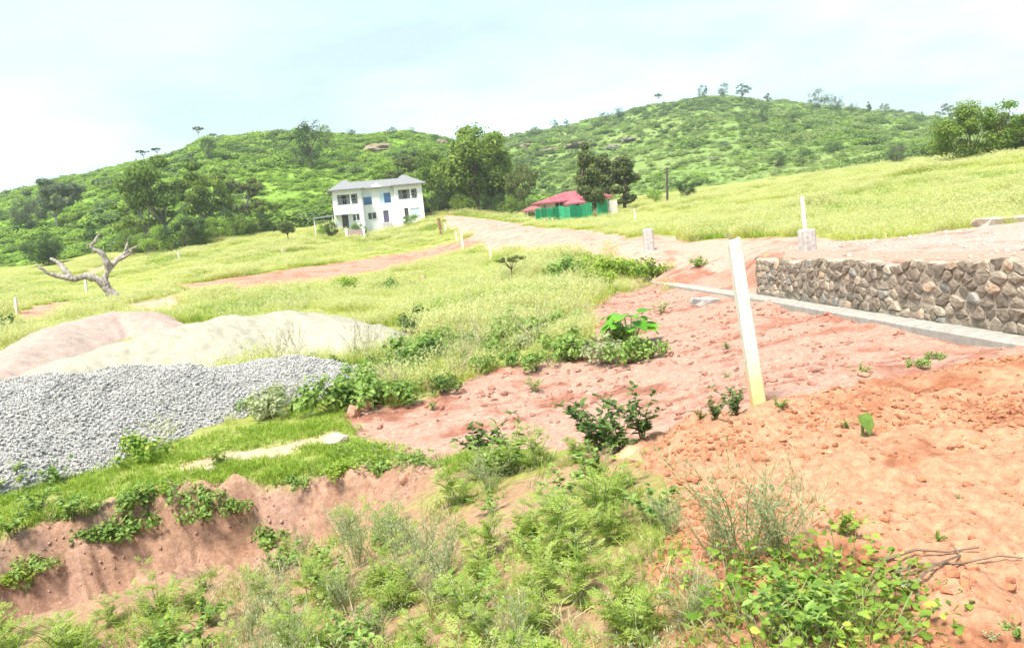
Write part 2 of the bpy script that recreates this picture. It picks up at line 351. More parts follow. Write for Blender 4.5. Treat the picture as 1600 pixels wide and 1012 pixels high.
soil = {'plot': ((.42, .275, .21), (.335, .155, .105)), 'mound': ((.455, .255, .155), (.35, .15, .08)), 'road': ((.49, .335, .265), (.41, .23, .165)), 'plat': ((.44, .345, .29), (.35, .235, .185)),
        'track': ((.47, .27, .195), (.38, .17, .11)), 'track2': ((.5, .3, .22), (.42, .19, .13)), 'path': ((.48, .37, .26), (.4, .28, .18)), 'redbank': ((.46, .25, .18), (.34, .14, .10)),
        'sandy': ((.55, .43, .3), (.5, .35, .25)), 'hillpath': ((.4, .33, .26), (.35, .28, .2))}
for k in ('hillpath', 'path', 'track', 'track2', 'plot', 'redbank', 'mound', 'plat', 'road', 'sandy'):
    a, b = soil[k]; m = cov[k].astype(float)
    blend(a, m); blend(b, m*sst(-.05, .5, n1*.6+n2*.8)); blend(np.array(b)*.8, m*.8*sst(.25, .6, n2+.4*n1))
hw = np.where((X > 2) & (Y < 18) & (Y > 0), highw(X, Y), 0); blend((.36, .2, .14), ((hw > .005) & (hw < .97)).astype(float)); blend((.43, .30, .235), ((hw >= .97) & (X < edge_x(Y)+1.2)).astype(float))
kz = ((X > edge_x(Y)-1.5) & (X < edge_x(Y)) & (Y < 27) & (Y > 4) & ~cov['mound']).astype(float); blend(soil['plot'][0], kz); blend(soil['plot'][1], kz*sst(-.05, .5, n1*.6+n2*.8))
sB, dB = bank(X, Y); cut = sst(-.12, .05, sB+.1*n2)*(1-sst(1.7, 2.6, sB+.3*n1))*np.clip(dB/.25, 0, 1)
blend((.41, .265, .21), cut); blend((.31, .165, .125), cut*sst(-.1, .45, n1*.6+n2*.8)); blend((.46, .33, .26), cut*.7*sst(.1, .5, fbm(X*2.3+5, Y*2.3, 37, 4)))
near_weeds = (1-sst(2.4, 4.2, np.abs(sB-2.9)))*np.clip(1-cov['mound'], 0, 1)*(Rr < 8.5)*(sB > 0); blend((.37, .23, .15), near_weeds*.85*sst(-.7, .1, n1+.4*n2)); blend((.28, .17, .11), near_weeds*.6*sst(.0, .5, n2))
me = bpy.data.meshes.new('ground'); nv = nr*na
me.vertices.add(nv); me.vertices.foreach_set('co', np.stack([X, Y, Zg], -1).astype(np.float32).ravel())
i, j = np.meshgrid(np.arange(nr-1), np.arange(na), indexing='ij'); j2 = (j+1) % na
Q = np.stack([i*na+j, i*na+j2, (i+1)*na+j2, (i+1)*na+j], -1).reshape(-1, 4)[:, ::-1]
c0 = np.array([[k, (k+1) % na, (k+2) % na] for k in range(0)]).reshape(-1, 3)
me.loops.add(Q.size); me.loops.foreach_set('vertex_index', Q.astype(np.int32).ravel())
me.polygons.add(len(Q)); me.polygons.foreach_set('loop_start', (np.arange(len(Q))*4).astype(np.int32)); me.polygons.foreach_set('use_smooth', np.full(len(Q), True))
ca = me.attributes.new('col', 'FLOAT_COLOR', 'POINT'); ca.data.foreach_set('color', np.c_[col.reshape(-1, 3), np.ones(nv)].astype(np.float32).ravel())
me.update(); me.validate()
m, n, b, o = newmat('earth'); b.inputs['Roughness'].default_value = .95; b.inputs['Specular IOR Level'].default_value = .1
ac = n.nodes.new('ShaderNodeAttribute'); ac.attribute_name = 'col'
f1, f2 = noisen(n, 17, 7, .72), noisen(n, 75, 4, .65)
c = mixn(n, ac.outputs['Color'], ramp(n, f1, .32, .68, (.55, .46, .43), (1.22, 1.22, 1.22)), .8, 'MULTIPLY')
c = mixn(n, c, ramp(n, f2, .3, .7, (.72, .68, .66), (1.15, 1.15, 1.15)), .5, 'MULTIPLY')
n.links.new(c, b.inputs['Base Color'])
ad = n.nodes.new('ShaderNodeMath'); ad.operation = 'ADD'; n.links.new(f1, ad.inputs[0]); n.links.new(f2, ad.inputs[1]); bumpn(n, b, ad.outputs[0], .5, .03)
me.materials.append(m); EARTH = m
link('ground', me, kind='structure')
# ------------------------------------------------------------------ hills
class Hill:
    """ridge and foot given by bearing; slope between them, falling off behind the ridge"""
    def __init__(s, ridge, foot, seed, amp):
        a = np.array([at(*p) for p in ridge]); b = np.array([at(*p) for p in foot])
        s.ra, s.rr, s.rz = np.arctan2(a[:, 0], a[:, 1]), np.hypot(a[:, 0], a[:, 1]), a[:, 2]
        s.fa, s.fr, s.fz = np.arctan2(b[:, 0], b[:, 1]), np.hypot(b[:, 0], b[:, 1]), b[:, 2]; s.seed, s.amp = seed, amp
    def __call__(s, x, y):
        th, r = np.arctan2(x, y), np.hypot(x, y)
        r1, z1, r0, z0 = np.interp(th, s.ra, s.rr), np.interp(th, s.ra, s.rz), np.interp(th, s.fa, s.fr), np.interp(th, s.fa, s.fz)
        t = (r-r0)/(r1-r0); tc = np.clip(t, -.3, 1)
        p = np.where(tc > 0, .25*tc+.75*np.sin(np.clip(tc, 0, 1)*np.pi/2)**1.25, 0)
        z = z0+(z1-z0)*p + np.minimum(t, 0)*(r1-r0)*.3 - np.where(t > 1, (t-1)*.5*(z1-z0)*np.clip((t-1)*3, 0, 1), 0)
        k = np.clip(t*3, 0, 1)*(1-.75*sst(.75, 1, t))
        return z + s.amp*k*(fbm(x/38., y/38., s.seed, 4)+.35*fbm(x/9., y/9., s.seed+5, 3))
HL = Hill([(-700,338,260),(-200,323,250),(0,311,240),(60,298,240),(140,282,240),(210,262,245),(270,246,250),(320,224,255),(400,219,260),(480,217,262),(560,221,262),(640,215,262),(690,224,262),(720,236,260),(790,270,250),(900,333,230),(1050,353,220)],
          [(-700,455,110),(-200,425,108),(0,418,105),(150,395,108),(250,388,106),(400,362,110),(520,345,116),(660,330,118),(800,330,120),(1050,330,125)], 51, 2.2)
HR = Hill([(300,338,470),(600,268,470),(720,240,470),(790,227,470),(860,213,470),(940,196,475),(1000,180,475),(1095,162,480),(1150,162,480),(1190,170,480),(1280,177,470),(1340,182,460),(1420,192,450),(1490,198,440),(1600,208,420),(1900,238,400)],
          [(300,330,150),(600,330,150),(800,332,135),(1000,326,125),(1200,302,120),(1400,272,112),(1600,244,105),(1900,220,100)], 71, 4.)
def hill_mesh(name, f, u0, u1, d0, d1, nu, nd, seed, c_a, c_b, c_rock, mname):
    a0, a1 = np.arctan2((u0-CU)/FPX, 1), np.arctan2((u1-CU)/FPX, 1)
    A, D = np.meshgrid(np.linspace(a0, a1, nu), np.geomspace(d0, d1, nd)); x, y = D*np.sin(A), D*np.cos(A); z = f(x, y)
    z = z + .5*fbm(x/3., y/3., seed+9, 3)
    me = bpy.data.meshes.new(name); me.vertices.add(x.size); me.vertices.foreach_set('co', np.stack([x, y, z], -1).astype(np.float32).ravel())
    i, j = np.meshgrid(np.arange(nd-1), np.arange(nu-1), indexing='ij')
    Q = np.stack([i*nu+j, (i+1)*nu+j, (i+1)*nu+j+1, i*nu+j+1], -1).reshape(-1, 4)[:, ::-1]
    me.loops.add(Q.size); me.loops.foreach_set('vertex_index', Q.astype(np.int32).ravel()); me.polygons.add(len(Q))
    me.polygons.foreach_set('loop_start', (np.arange(len(Q))*4).astype(np.int32)); me.polygons.foreach_set('use_smooth', np.full(len(Q), True)); me.update(); me.validate()
    m, n, b, o = newmat(mname); b.inputs['Roughness'].default_value = 1.; b.inputs['Specular IOR Level'].default_value = .05
    f1, f2, f3 = noisen(n, .05, 5), noisen(n, .35, 5, .65), noisen(n, .028, 6, .6)
    c = mixn(n, c_a, c_b, ramp(n, f1, .38, .62)); c = mixn(n, c, ramp(n, f2, .3, .7, (.55, .6, .5), (1.15, 1.15, 1.1)), .8, 'MULTIPLY')
    c = mixn(n, c, c_rock, ramp(n, f3, .62, .70)); n.links.new(c, b.inputs['Base Color']); bumpn(n, b, f2, .6, 1.)
    me.materials.append(m); return link(name, me, kind='structure')
hill_mesh('hill', HL, -900, 1050, 96, 420, 260, 150, 51, (.16, .27, .04), (.21, .31, .06), (.26, .22, .15), 'left_hillside')
hill_mesh('hill', HR, 250, 2100, 98, 700, 300, 190, 71, (.17, .25, .07), (.22, .275, .095), (.27, .24, .17), 'right_hillside')
# far plain so that nothing ends in mid-air
g = Geo(); g.add([(-900, -900, -6), (900, -900, -6), (900, 900, -6), (-900, 900, -6)], quads=[(0, 1, 2, 3)])
link('terrain', g.mesh('terrain', mat('far_plain', (.10, .15, .05), (.14, .18, .07), scale=.02)), kind='structure')
# ------------------------------------------------------------------ heaps of sand and gravel
def heap(name, crest, slope, m, label, cat, seed, rough, res=.07, pad=4.5):
    C = np.array([at(*p) for p in crest]); x0, y0 = C[:, :2].min(0)-pad; x1, y1 = C[:, :2].max(0)+pad
    P = np.concatenate([C[i]+(C[i+1]-C[i])*t for i in range(len(C)-1) for t in np.linspace(0, 1, 6)[:-1, None, None]]).reshape(-1, 3); P = np.r_[P, C[-1:]]
    xs, ys = np.arange(x0, x1, res), np.arange(y0, y1, res); X, Y = np.meshgrid(xs, ys)
    Z = np.full(X.shape, -50.)
    for p in P:
        d = np.hypot(X-p[0], Y-p[1]); Z = np.maximum(Z, p[2]-slope*(np.sqrt(d*d+.3)-.55)-.03*d*d)
    Z = Z + rough*(fbm(X*.9, Y*.9, seed, 3)+.55*fbm(X*3, Y*3, seed+3, 4)+.25*fbm(X*9, Y*9, seed+7, 3)); g = H(X, Y); sb, _ = bank(X, Y); Z = Z-2*sst(-1.3, -.5, sb)
    keep = Z > g-.12; Zc = np.maximum(Z, g-.3)
    i, j = np.meshgrid(np.arange(len(ys)-1), np.arange(len(xs)-1), indexing='ij'); nx = len(xs)
    k = keep[:-1, :-1] | keep[1:, :-1] | keep[:-1, 1:] | keep[1:, 1:]
    Q = np.stack([i*nx+j, i*nx+j+1, (i+1)*nx+j+1, (i+1)*nx+j], -1)[k]
    used = np.unique(Q); remap = -np.ones(X.size, int); remap[used] = np.arange(len(used))
    base = np.array((C[:, 0].mean(), C[:, 1].mean(), float(H(np.array([C[:, 0].mean()]), np.array([C[:, 1].mean()]))[0])))
    V = np.stack([X, Y, Zc], -1).reshape(-1, 3)[used]-base; ge = Geo(); ge.add(V, quads=remap[Q])
    o = link(name, ge.mesh(name, m, True), loc=base, label=label, cat=cat)
    vis = (Z > g+.0); pts = np.stack([X, Y, Z], -1)[vis]
    return o, base, pts, (X, Y, Z, g)
heap('soil_heap', [(-80,620,16.5),(0,575,18.5),(40,538,21),(100,507,24),(170,487,26),(200,487,26),(240,506,25),(285,520,24)], .4,
     mat('pink_sand', (.37, .285, .24), (.31, .23, .19), scale=5, rough=.95, bump=.6, bd=.04), 'low pinkish heap of soil at the foot of the leaning dead tree', 'soil heap', 81, .1, .08)
heap('sand_heap', [(20,602,13.6),(60,586,14.5),(120,560,15.5),(200,531,16.5),(300,506,17.5),(380,493,18.5),(450,488,19),(500,496,18.5),(545,512,17.5)], .34,
     mat('cream_sand', (.34, .32, .25), (.285, .265, .20), scale=4, rough=.95, bump=.6, bd=.04), 'long heap of pale cream sand behind the grey gravel', 'sand heap', 91, .13, .06)
GRAV, gb, gpts, ggrid = heap('gravel_heap', [(-140,612,9.6),(-40,600,10),(60,592,10.5),(120,590,10.9),(190,573,11.4),(250,578,11.7),(320,583,12),(390,570,12.4),(435,558,12.7),(485,574,12.5)], .36,
     mat('crushed_grey', (.31, .30, .28), (.21, .205, .19), scale=30, rough=.9, bump=.5, bd=.02), 'spread heap of crushed grey gravel in front of the cream sand', 'gravel heap', 101, .09, .06)
def stone_mesh(name, m, seed, sq=(1, 1, .7), rough=.25, sub=0):
    g = np.random.default_rng(seed); p = (1+5**.5)/2
    V = unit(np.array([(-1,p,0),(1,p,0),(-1,-p,0),(1,-p,0),(0,-1,p),(0,1,p),(0,-1,-p),(0,1,-p),(p,0,-1),(p,0,1),(-p,0,-1),(-p,0,1)], float))
    F = np.array([(0,11,5),(0,5,1),(0,1,7),(0,7,10),(0,10,11),(1,5,9),(5,11,4),(11,10,2),(10,7,6),(7,1,8),(3,9,4),(3,4,2),(3,2,6),(3,6,8),(3,8,9),(4,9,5),(2,4,11),(6,2,10),(8,6,7),(9,8,1)])
    for _ in range(sub):
        nV, key, nF = list(V), {}, []
        def mid(a, b):
            k = (min(a, b), max(a, b))
            if k not in key: key[k] = len(nV); nV.append(unit((nV[a]+nV[b])/2))
            return key[k]
        for a, b, c in F:
            x, y, z = mid(a, b), mid(b, c), mid(c, a); nF += [(a, x, z), (b, y, x), (c, z, y), (x, y, z)]
        V, F = np.array(nV), np.array(nF)
    V = V*(1+rough*(g.random((len(V), 1))-.5)*2)*np.array(sq); ge = Geo(); ge.add(V, tris=F, tint=g.random()); return ge.mesh(name, m)
GRV = mat('gravel_stone', (.42, .405, .38), (.28, .27, .25), scale=3, rough=.9, rnd=.5)
gs = [stone_mesh('gravel_stone', GRV, 200+k, (1, .8+.1*k, .65), .3) for k in range(4)]
k = rng.integers(0, len(gpts), 95000); P = gpts[k]+np.c_[(rng.random((95000, 2))-.5)*.07, np.full(95000, .004)]-gb
scatter('gravel', P, gs, rot=rng.random((95000, 3))*6.28, scl=.008+.015*rng.random(95000)**2.2, parent=GRAV)
# ------------------------------------------------------------------ rubble retaining wall
WN = np.array((-WDIR[1], WDIR[0], 0.)); WN /= np.linalg.norm(WN)            # faces the low plot
TD = np.array((WDIR[0], WDIR[1], 0.)); TD /= np.linalg.norm(TD); WH, WTH = .70, .38
wall = link('stone_wall', None, loc=WA, label='low rubble retaining wall of rough brown and grey stones beside the concrete strip', cat='wall')
def wpt(s, t, d): return TD*s + np.array((0, 0, s*WSL + t*(1+.07*math.sin(s*2.9)*math.sin(s*1.3+1)+.03*math.sin(s*7.1)))) + WN*d            # along, up, out, from WA
S0, S1 = -1.3, WLEN
ge = Geo(); q = []
ns = 40
for k in range(ns+1):
    s = S0+(S1-S0)*k/ns; q += [wpt(s, -.25, .014), wpt(s, WH-.03, .014), wpt(s, WH-.05, -WTH), wpt(s, -.25, -WTH)]
ge.add(q, quads=[(k*4+a, k*4+(a+1) % 4, k*4+4+(a+1) % 4, k*4+4+a) for k in range(ns) for a in range(4)]+[(3, 2, 1, 0), (ns*4, ns*4+1, ns*4+2, ns*4+3)])
link('mortar_core', ge.mesh('mortar_core', mat('wall_mortar', (.40, .345, .28), (.31, .26, .205), scale=14, bump=.6, bd=.02)), parent=wall)
cells = []; rows = 6; g2 = np.random.default_rng(77)
for rrow in range(rows):
    s = S0+.1*rrow
    while s < S1:
        w = .13+.22*g2.random()**1.4; cells.append((s+w/2, (rrow+.5)*WH/rows+(g2.random()-.5)*.095)); s += w
cells = np.array(cells)*np.array((1, 1.7)); SM = []
for nm, a, b in (('wall_stone_brown', (0.268, 0.220, 0.171), (0.171, 0.134, 0.098)), ('wall_stone_tan', (0.390, 0.329, 0.256), (0.281, 0.226, 0.171)), ('wall_stone_grey', (0.305, 0.287, 0.250), (0.201, 0.183, 0.165)),
                 ('wall_stone_ochre', (0.464, 0.342, 0.256), (0.342, 0.244, 0.171)), ('wall_stone_umber', (0.329, 0.268, 0.207), (0.220, 0.171, 0.128))):
    SM.append(mat(nm, a, b, scale=11, rough=.9, bump=.7, bd=.02, rnd=.25))
for ci, c in enumerate(cells):
    poly = [np.array(p) for p in ((S0, 0.), (S1, 0.), (S1, WH*1.7), (S0, WH*1.7))]
    for o_ in cells[np.argsort(((cells-c)**2).sum(1))[1:22]]:
        mpt, nn = (c+o_)/2, o_-c; res = []
        for a in range(len(poly)):
            p, r = poly[a], poly[(a+1) % len(poly)]; dp, dr = (p-mpt)@nn, (r-mpt)@nn
            if dp <= 0: res.append(p)
            if dp*dr < 0: res.append(p+(r-p)*dp/(dp-dr))
        poly = res
        if len(poly) < 3: break
    if len(poly) < 3: continue
    poly = np.array(poly)/np.array((1, 1.7)); cen = poly.mean(0); rad_ = np.linalg.norm(poly-cen, axis=1).mean()
    # round the corners a little, close the joint, then bulge
    rim = np.concatenate([[a+(b-a)*.18, a+(b-a)*.82] for a, b in zip(poly, np.roll(poly, -1, 0))]); n_ = len(rim)
    sh = 1-.009/rad_; rim = cen+(rim-cen)*sh; inn = cen+(rim-cen)*(.74+.12*g2.random())
    dep = .014+.034*g2.random(); tl = (g2.random(2)-.5)*np.array((.12, .2))
    V = [wpt(*(p), -.06) for p in rim]+[wpt(*(p+(g2.random(2)-.5)*.012), dep*.55+(g2.random()-.5)*.016) for p in rim]
    V += [wpt(*p, dep+(p-cen)@tl+(g2.random()-.5)*.012) for p in inn]+[wpt(*cen, dep+.012*g2.random())]
    ge = Geo(); ge.add(V, quads=[(r*n_+a, r*n_+(a+1) % n_, (r+1)*n_+(a+1) % n_, (r+1)*n_+a) for r in (0, 1) for a in range(n_)], tris=[(2*n_+a, 2*n_+(a+1) % n_, 3*n_) for a in range(n_)])
    link('stone', ge.mesh('stone', SM[int(g2.choice(5, p=(.40, .28, .08, .06, .18)))]), parent=wall)
# concrete strip at the foot of the wall
kp = [WA-WDIR*1.6, WA, WA+(WB-WA)*.33, WA+(WB-WA)*.66, WB, WB+(KE-WB)*.5, KE]
ge = Geo(); prof = []; kk = np.concatenate([kp[a]+(kp[a+1]-kp[a])*np.linspace(0, 1, 14)[:-1, None] for a in range(len(kp)-1)]+[kp[-1:]])
for a, p in enumerate(kk):
    e = .03*float(fbm(np.array([a*.37]), np.array([2.2]), 4, 3)[0]); w = .30+e
    prof += [p+WN*(.0)+(0, 0, -.45), p+WN*0+(0, 0, .012), p+WN*(w-.03)+(0, 0, .008+e*.3), p+WN*w+(0, 0, -.02), p+WN*(w+.015)+(0, 0, -.45)]
prof = np.array(prof)-kk[0]; nk = len(kk)
ge.add(prof, quads=[(a*5+b, a*5+b+1, a*5+6+b, a*5+5+b) for a in range(nk-1) for b in range(4)], tris=[(0, 1, 2), (0, 2, 3), (0, 3, 4)]+[((nk-1)*5, (nk-1)*5+b+1, (nk-1)*5+b) for b in (1, 2, 3)])
link('concrete_kerb', ge.mesh('concrete_kerb', mat('cement', (.36, .34, .30), (.27, .25, .22), scale=9, rough=.9, bump=.5, bd=.01)), loc=kk[0], label='long narrow concrete strip laid along the foot of the stone wall', cat='kerb')
# ------------------------------------------------------------------ boundary posts
def posmat():
    m, n, b, o = newmat('white_post'); b.inputs['Roughness'].default_value = .75
    f = noisen(n, 22, 5); c = mixn(n, (.60, .58, .49), (.42, .385, .29), ramp(n, f, .5, .7)); c = mixn(n, c, (.34, .30, .22), ramp(n, noisen(n, 9, 6, .7, sc=(3, 3, .7)), .62, .74))
    t = n.nodes.new('ShaderNodeTexCoord'); sx = n.nodes.new('ShaderNodeSeparateXYZ'); n.links.new(t.outputs['Object'], sx.inputs[0])
    ad = n.nodes.new('ShaderNodeMath'); ad.operation = 'MULTIPLY_ADD'; ad.inputs[1].default_value = .45; n.links.new(noisen(n, 7, 4), ad.inputs[0]); n.links.new(sx.outputs['Z'], ad.inputs[2])
    c = mixn(n, (.62, .42, .16), c, ramp(n, ad.outputs[0], .22, .72)); n.links.new(c, b.inputs['Base Color']); bumpn(n, b, noisen(n, 60, 4), .35, .005); return m
PM = posmat()
def post(bu, bv, tu, tv, D, label, w=.1, group=None, m=None, nm='boundary_post', cat='post', sink=.12):
    a, b = at(bu, bv, D), at(tu, tv, D); b = b + fw*0; a[2] = min(a[2], Hz(a[0], a[1])+.02) if D > 8 else a[2]
    Lh = float(np.linalg.norm(b-a)); ge = Geo(); g = np.random.default_rng(int(bu))
    rings = []
    zs = [-sink, 0, .02*Lh, .25*Lh, .5*Lh, .75*Lh, .97*Lh, Lh]; ws = [1.05, 1.05, 1.03, 1., .97, .94, .9, .8]
    c = .16
    for z_, k_ in zip(zs, ws):
        h = w/2*k_*(1+.04*(g.random()-.5)); o2 = h*(1-c)
        rings += [(x_+.003*(g.random()-.5), y_+.003*(g.random()-.5), z_) for x_, y_ in ((-o2, -h), (o2, -h), (h, -o2), (h, o2), (o2, h), (-o2, h), (-h, o2), (-h, -o2))]
    nz = len(zs); ge.add(rings, quads=[(r*8+k_, r*8+(k_+1) % 8, r*8+8+(k_+1) % 8, r*8+8+k_) for r in range(nz-1) for k_ in range(8)])
    ge.add([(x_, y_, z_+(.012 if D < 8 else 0)*g.random()) for x_, y_, z_ in rings[-8:]]+[(0, 0, Lh+.004)], tris=[(k_, (k_+1) % 8, 8) for k_ in range(8)])
    o = link(nm, ge.mesh(nm, m or PM), loc=a, label=label, cat=cat, group=group)
    d = unit(b-a); yv = unit(np.array((0, 1., 0))-d*d[1]); xv = np.cross(yv, d); o.matrix_world = Matrix(((xv[0], yv[0], d[0], a[0]), (xv[1], yv[1], d[1], a[1]), (xv[2], yv[2], d[2], a[2]), (0, 0, 0, 1)))
    return o
post(1186, 638, 1146, 374, 5.6, 'tall leaning white boundary post with yellowish stained foot on the red mound', .092)
post(1258.5, 368, 1253, 307, 22, 'white post in the grass right behind the squat concrete block', .1, 'white boundary posts')
post(994, 354, 990.5, 326, 58, 'white post in the grass slope near the red roofed house', .11, 'white boundary posts')
post(768, 411, 764.5, 381, 50, 'white post standing in the meadow beside the little umbrella shaped sapling', .13, 'white boundary posts')
post(724, 391, 720.5, 364, 62, 'thicker of two white posts beside the dirt road below the white house', .17, 'white boundary posts')
post(715, 381, 711.5, 361, 68, 'thinner of two white posts beside the dirt road below the white house', .11, 'white boundary posts')
post(698, 367, 694.5, 349, 80, 'small white post beside the brown stake at the road bend', .15, 'white boundary posts')
post(27, 496, 24, 465, 41, 'white post at the outer end of the red track left of the dead tree', .13, 'white boundary posts')
post(136, 461, 132.5, 433, 58, 'white post seen under the long limb of the dead tree', .16, 'white boundary posts')
post(281, 413, 278.5, 394, 82, 'small white post in the field below the spreading trees', .17, 'white boundary posts')
post(690, 366, 685, 341, 78, 'brown timber stake at the bend of the dirt road', .3, m=mat('brown_timber', (.22, .11, .07), (.15, .08, .05), scale=8), nm='timber_stake', cat='stake')
post(864, 349, 863, 340, 72, 'short pale stake before the darker sheets of the green fence, beside the bright panel', .1, 'stakes by the green fence', nm='marker_stake', cat='stake')
post(851, 350, 850, 341, 72, 'short pale stake at the low outer end of the green fence', .1, 'stakes by the green fence', nm='marker_stake', cat='stake')
post(1384.5, 377, 1383, 364, 19, 'thin little stake at the grass edge of the pale platform', .03, nm='marker_stake', cat='stake')
def block(u, v, vt, D, w, label, rz, sides):
    a = at(u, v, D); a[2] = Hz(a[0], a[1])-.02; h = (v-vt)/FPX*D+.02; ge = Geo(); g = np.random.default_rng(int(u))
    zs, ks = [-.1, 0, .04*h, .35*h, .7*h, .94*h, h], [1.04, 1.04, 1., .99, .98, .97, .9]; V = []
    th = np.arange(sides*2)*np.pi/sides; th = th+np.where(np.arange(sides*2) % 2, -1, 1)*np.pi/sides*.3
    for z_, k_ in zip(zs, ks): V += [(w/2*k_*1.2*math.cos(t)*(1+.03*g.random()), w/2*k_*1.2*math.sin(t)*(1+.03*g.random()), z_) for t in th]
    k2 = sides*2; V.append((0, 0, h+.005)); nz = len(zs)
    ge.add(V, quads=[(r*k2+k_, r*k2+(k_+1) % k2, r*k2+k2+(k_+1) % k2, r*k2+k2+k_) for r in range(nz-1) for k_ in range(k2)], tris=[((nz-1)*k2+k_, (nz-1)*k2+(k_+1) % k2, nz*k2) for k_ in range(k2)])
    o = link('concrete_block', ge.mesh('concrete_block', mat('old_concrete', (.55, .51, .48), (.36, .32, .30), scale=12, rough=.9, bump=.6, bd=.02)), loc=a, label=label, cat='block'); o.rotation_euler = (0, R(-2), rz)
block(1262, 397, 363, 16.2, .30, 'squat weathered concrete block at the far end of the stone wall', R(35), 4)
block(1015, 391, 357, 30, .38, 'narrower upright concrete block standing in the dirt road', R(20), 4)
# ------------------------------------------------------------------ loose rocks
def rock(u, v, wpx, hpx, label, m, seed, D=None, flat=.75):
    p = G(u, v) if D is None else at(u, v, D); D = (p-CAM)@fw; r = wpx/FPX*D/2; h = hpx/FPX*D/2
    me = stone_mesh('rock', m, seed, (r, r*flat, h*1.2), .16, 1); o = link('rock', me, loc=(p[0], p[1], Hz(p[0], p[1])+h*.45), label=label, cat='rock'); o.rotation_euler = (0, 0, seed*1.3); return o
RM1 = mat('pale_rock', (.52, .44, .36), (.40, .32, .25), scale=9, bump=.6, bd=.02); RM2 = mat('red_rock', (.46, .25, .17), (.34, .16, .10), scale=8, bump=.7, bd=.02)
RM3 = mat('grey_rock', (.42, .41, .38), (.30, .29, .27), scale=9, bump=.6, bd=.02)
rock(900, 497, 15, 17, 'pale grey stone at the grass edge above the red plot', RM1, 3)
rock(712, 535, 26, 20, 'pinkish boulder half hidden in weeds, largest of its group', RM1, 4)
rock(742, 512, 20, 18, 'brownish boulder in the meadow behind the pinkish one', RM2, 5)
rock(775, 530, 16, 14, 'small tan stone between the leafy weeds and the meadow', RM1, 6)
rock(526, 692, 38, 20, 'flat pale stone on the bright green grass strip', RM1, 7, flat=.9)
rock(553, 651, 26, 24, 'reddish clod at the corner of the red plot beside the grass strip', RM2, 8)
rock(575, 641, 20, 18, 'smaller reddish clod under the leafy weeds at the plot corner', RM2, 9)
rock(722, 585, 20, 20, 'red boulder at the weedy edge of the red plot', RM2, 10)
rock(668, 610, 26, 20, 'broad red clod between two weed clumps on the plot edge', RM2, 11)
rock(633, 752, 18, 16, 'small reddish stone on the lip of the cut bank', RM2, 12)
rock(985, 722, 66, 26, 'large pale orange boulder at the tip of the red mound', mat('orange_rock', (.55, .36, .22), (.42, .25, .14), scale=7, bump=.7, bd=.03), 13)
rock(962, 745, 34, 16, 'smaller pale boulder in the weeds below the large orange one', RM2, 14)
rock(1235, 470+12, 9, 6, 'tiny pale stone lying on the plot by the strip', RM1, 15)
rock(1350, 587, 24, 7, 'flat pale stone among tufts on the far side of the red mound', RM2, 16)
rock(660, 437, 12, 8, 'dark reddish stone lying in the middle of the meadow', RM2, 17)
rock(443, 395, 12, 9, 'pale lump of soil in the field above the red track', RM1, 18)
rock(330, 735, 22, 8, 'thin pale stone on the sandy patch of the grass strip', RM1, 19)
# flat slab beside the strip, pale slab at the platform's back
def slab(u, v, D, w, d, h, rz, label, m, tilt=0):
    p = at(u, v, D); g = np.random.default_rng(int(u)); ge = Geo(); V = [(x+(g.random()-.5)*.12*w, y+(g.random()-.5)*.12*d, z) for z in (-h*.4, h*.6) for x, y in ((-w/2, -d/2), (0, -d/2*1.1), (w/2, -d/2), (w/2*1.08, 0), (w/2, d/2), (0, d/2), (-w/2, d/2), (-w/2*1.1, 0))]
    ge.add(V, quads=[(k, (k+1) % 8, 8+(k+1) % 8, 8+k) for k in range(8)]+[(8, 9, 14, 15), (9, 10, 13, 14), (10, 11, 12, 13)])
    o = link('stone_slab', ge.mesh('stone_slab', m), loc=(p[0], p[1], Hz(p[0], p[1])+h*.3), label=label, cat='slab'); o.rotation_euler = (R(3), R(tilt), rz)
slab(1102, 478, 16.5, .5, .42, .14, R(25), 'flat grey stone slab lying beside the concrete strip', RM3, 6)
slab(1572, 356, 17.2, 1.3, .5, .16, R(8), 'pale flat slab at the back edge of the platform under the tall grass', RM1, 2)
# ------------------------------------------------------------------ two-storey white house
WHITE = mat('white_render', (.78, .78, .77), (.70, .70, .69), scale=1.2, rough=.85); WDIM = mat('white_side', (.74, .75, .76), (.68, .69, .70), scale=1.5, rough=.85)
GLASSD = mat('dark_glass', (.03, .035, .04), (.05, .055, .06), scale=2, rough=.15, spec=.5); BLUE = mat('blue_glass', (.015, .06, .20), (.04, .16, .36), scale=1.4, rough=.12, spec=.6)
PALEB = mat('pale_glass', (.55, .68, .74), (.48, .62, .70), scale=2, rough=.2, spec=.5); FRAME = mat('window_frame_white', (.75, .75, .74), rough=.6)
SLATE = mat('grey_roof', (.225, .225, .23), (.185, .185, .19), scale=3, rough=.8, bump=.3, bd=.03); DOORM = mat('dark_door', (.06, .055, .06), (.09, .08, .085), scale=3, rough=.6)
PURP = mat('purple_door', (.09, .08, .14), (.12, .1, .17), scale=3, rough=.6); METAL = mat('rail_metal', (.35, .35, .36), rough=.5); CANO = mat('canopy_sheet', (.35, .37, .38), (.26, .28, .29), scale=5, rough=.7)
hp = at(526, 357, 98); hp[2] -= .15
house = link('white_house', None, loc=hp, rz=R(13), label='two-storey white house with grey hipped roof and blue windows below the green hill', cat='house'); house.scale = (.915,)*3
def part(name, parent, m, *boxes, smooth=False):
    ge = Geo()
    for a, b in boxes: ge.box(a, b)
    return link(name, ge.mesh(name, m, smooth), parent=parent)
HWD, EZ = 12.2, 5.15
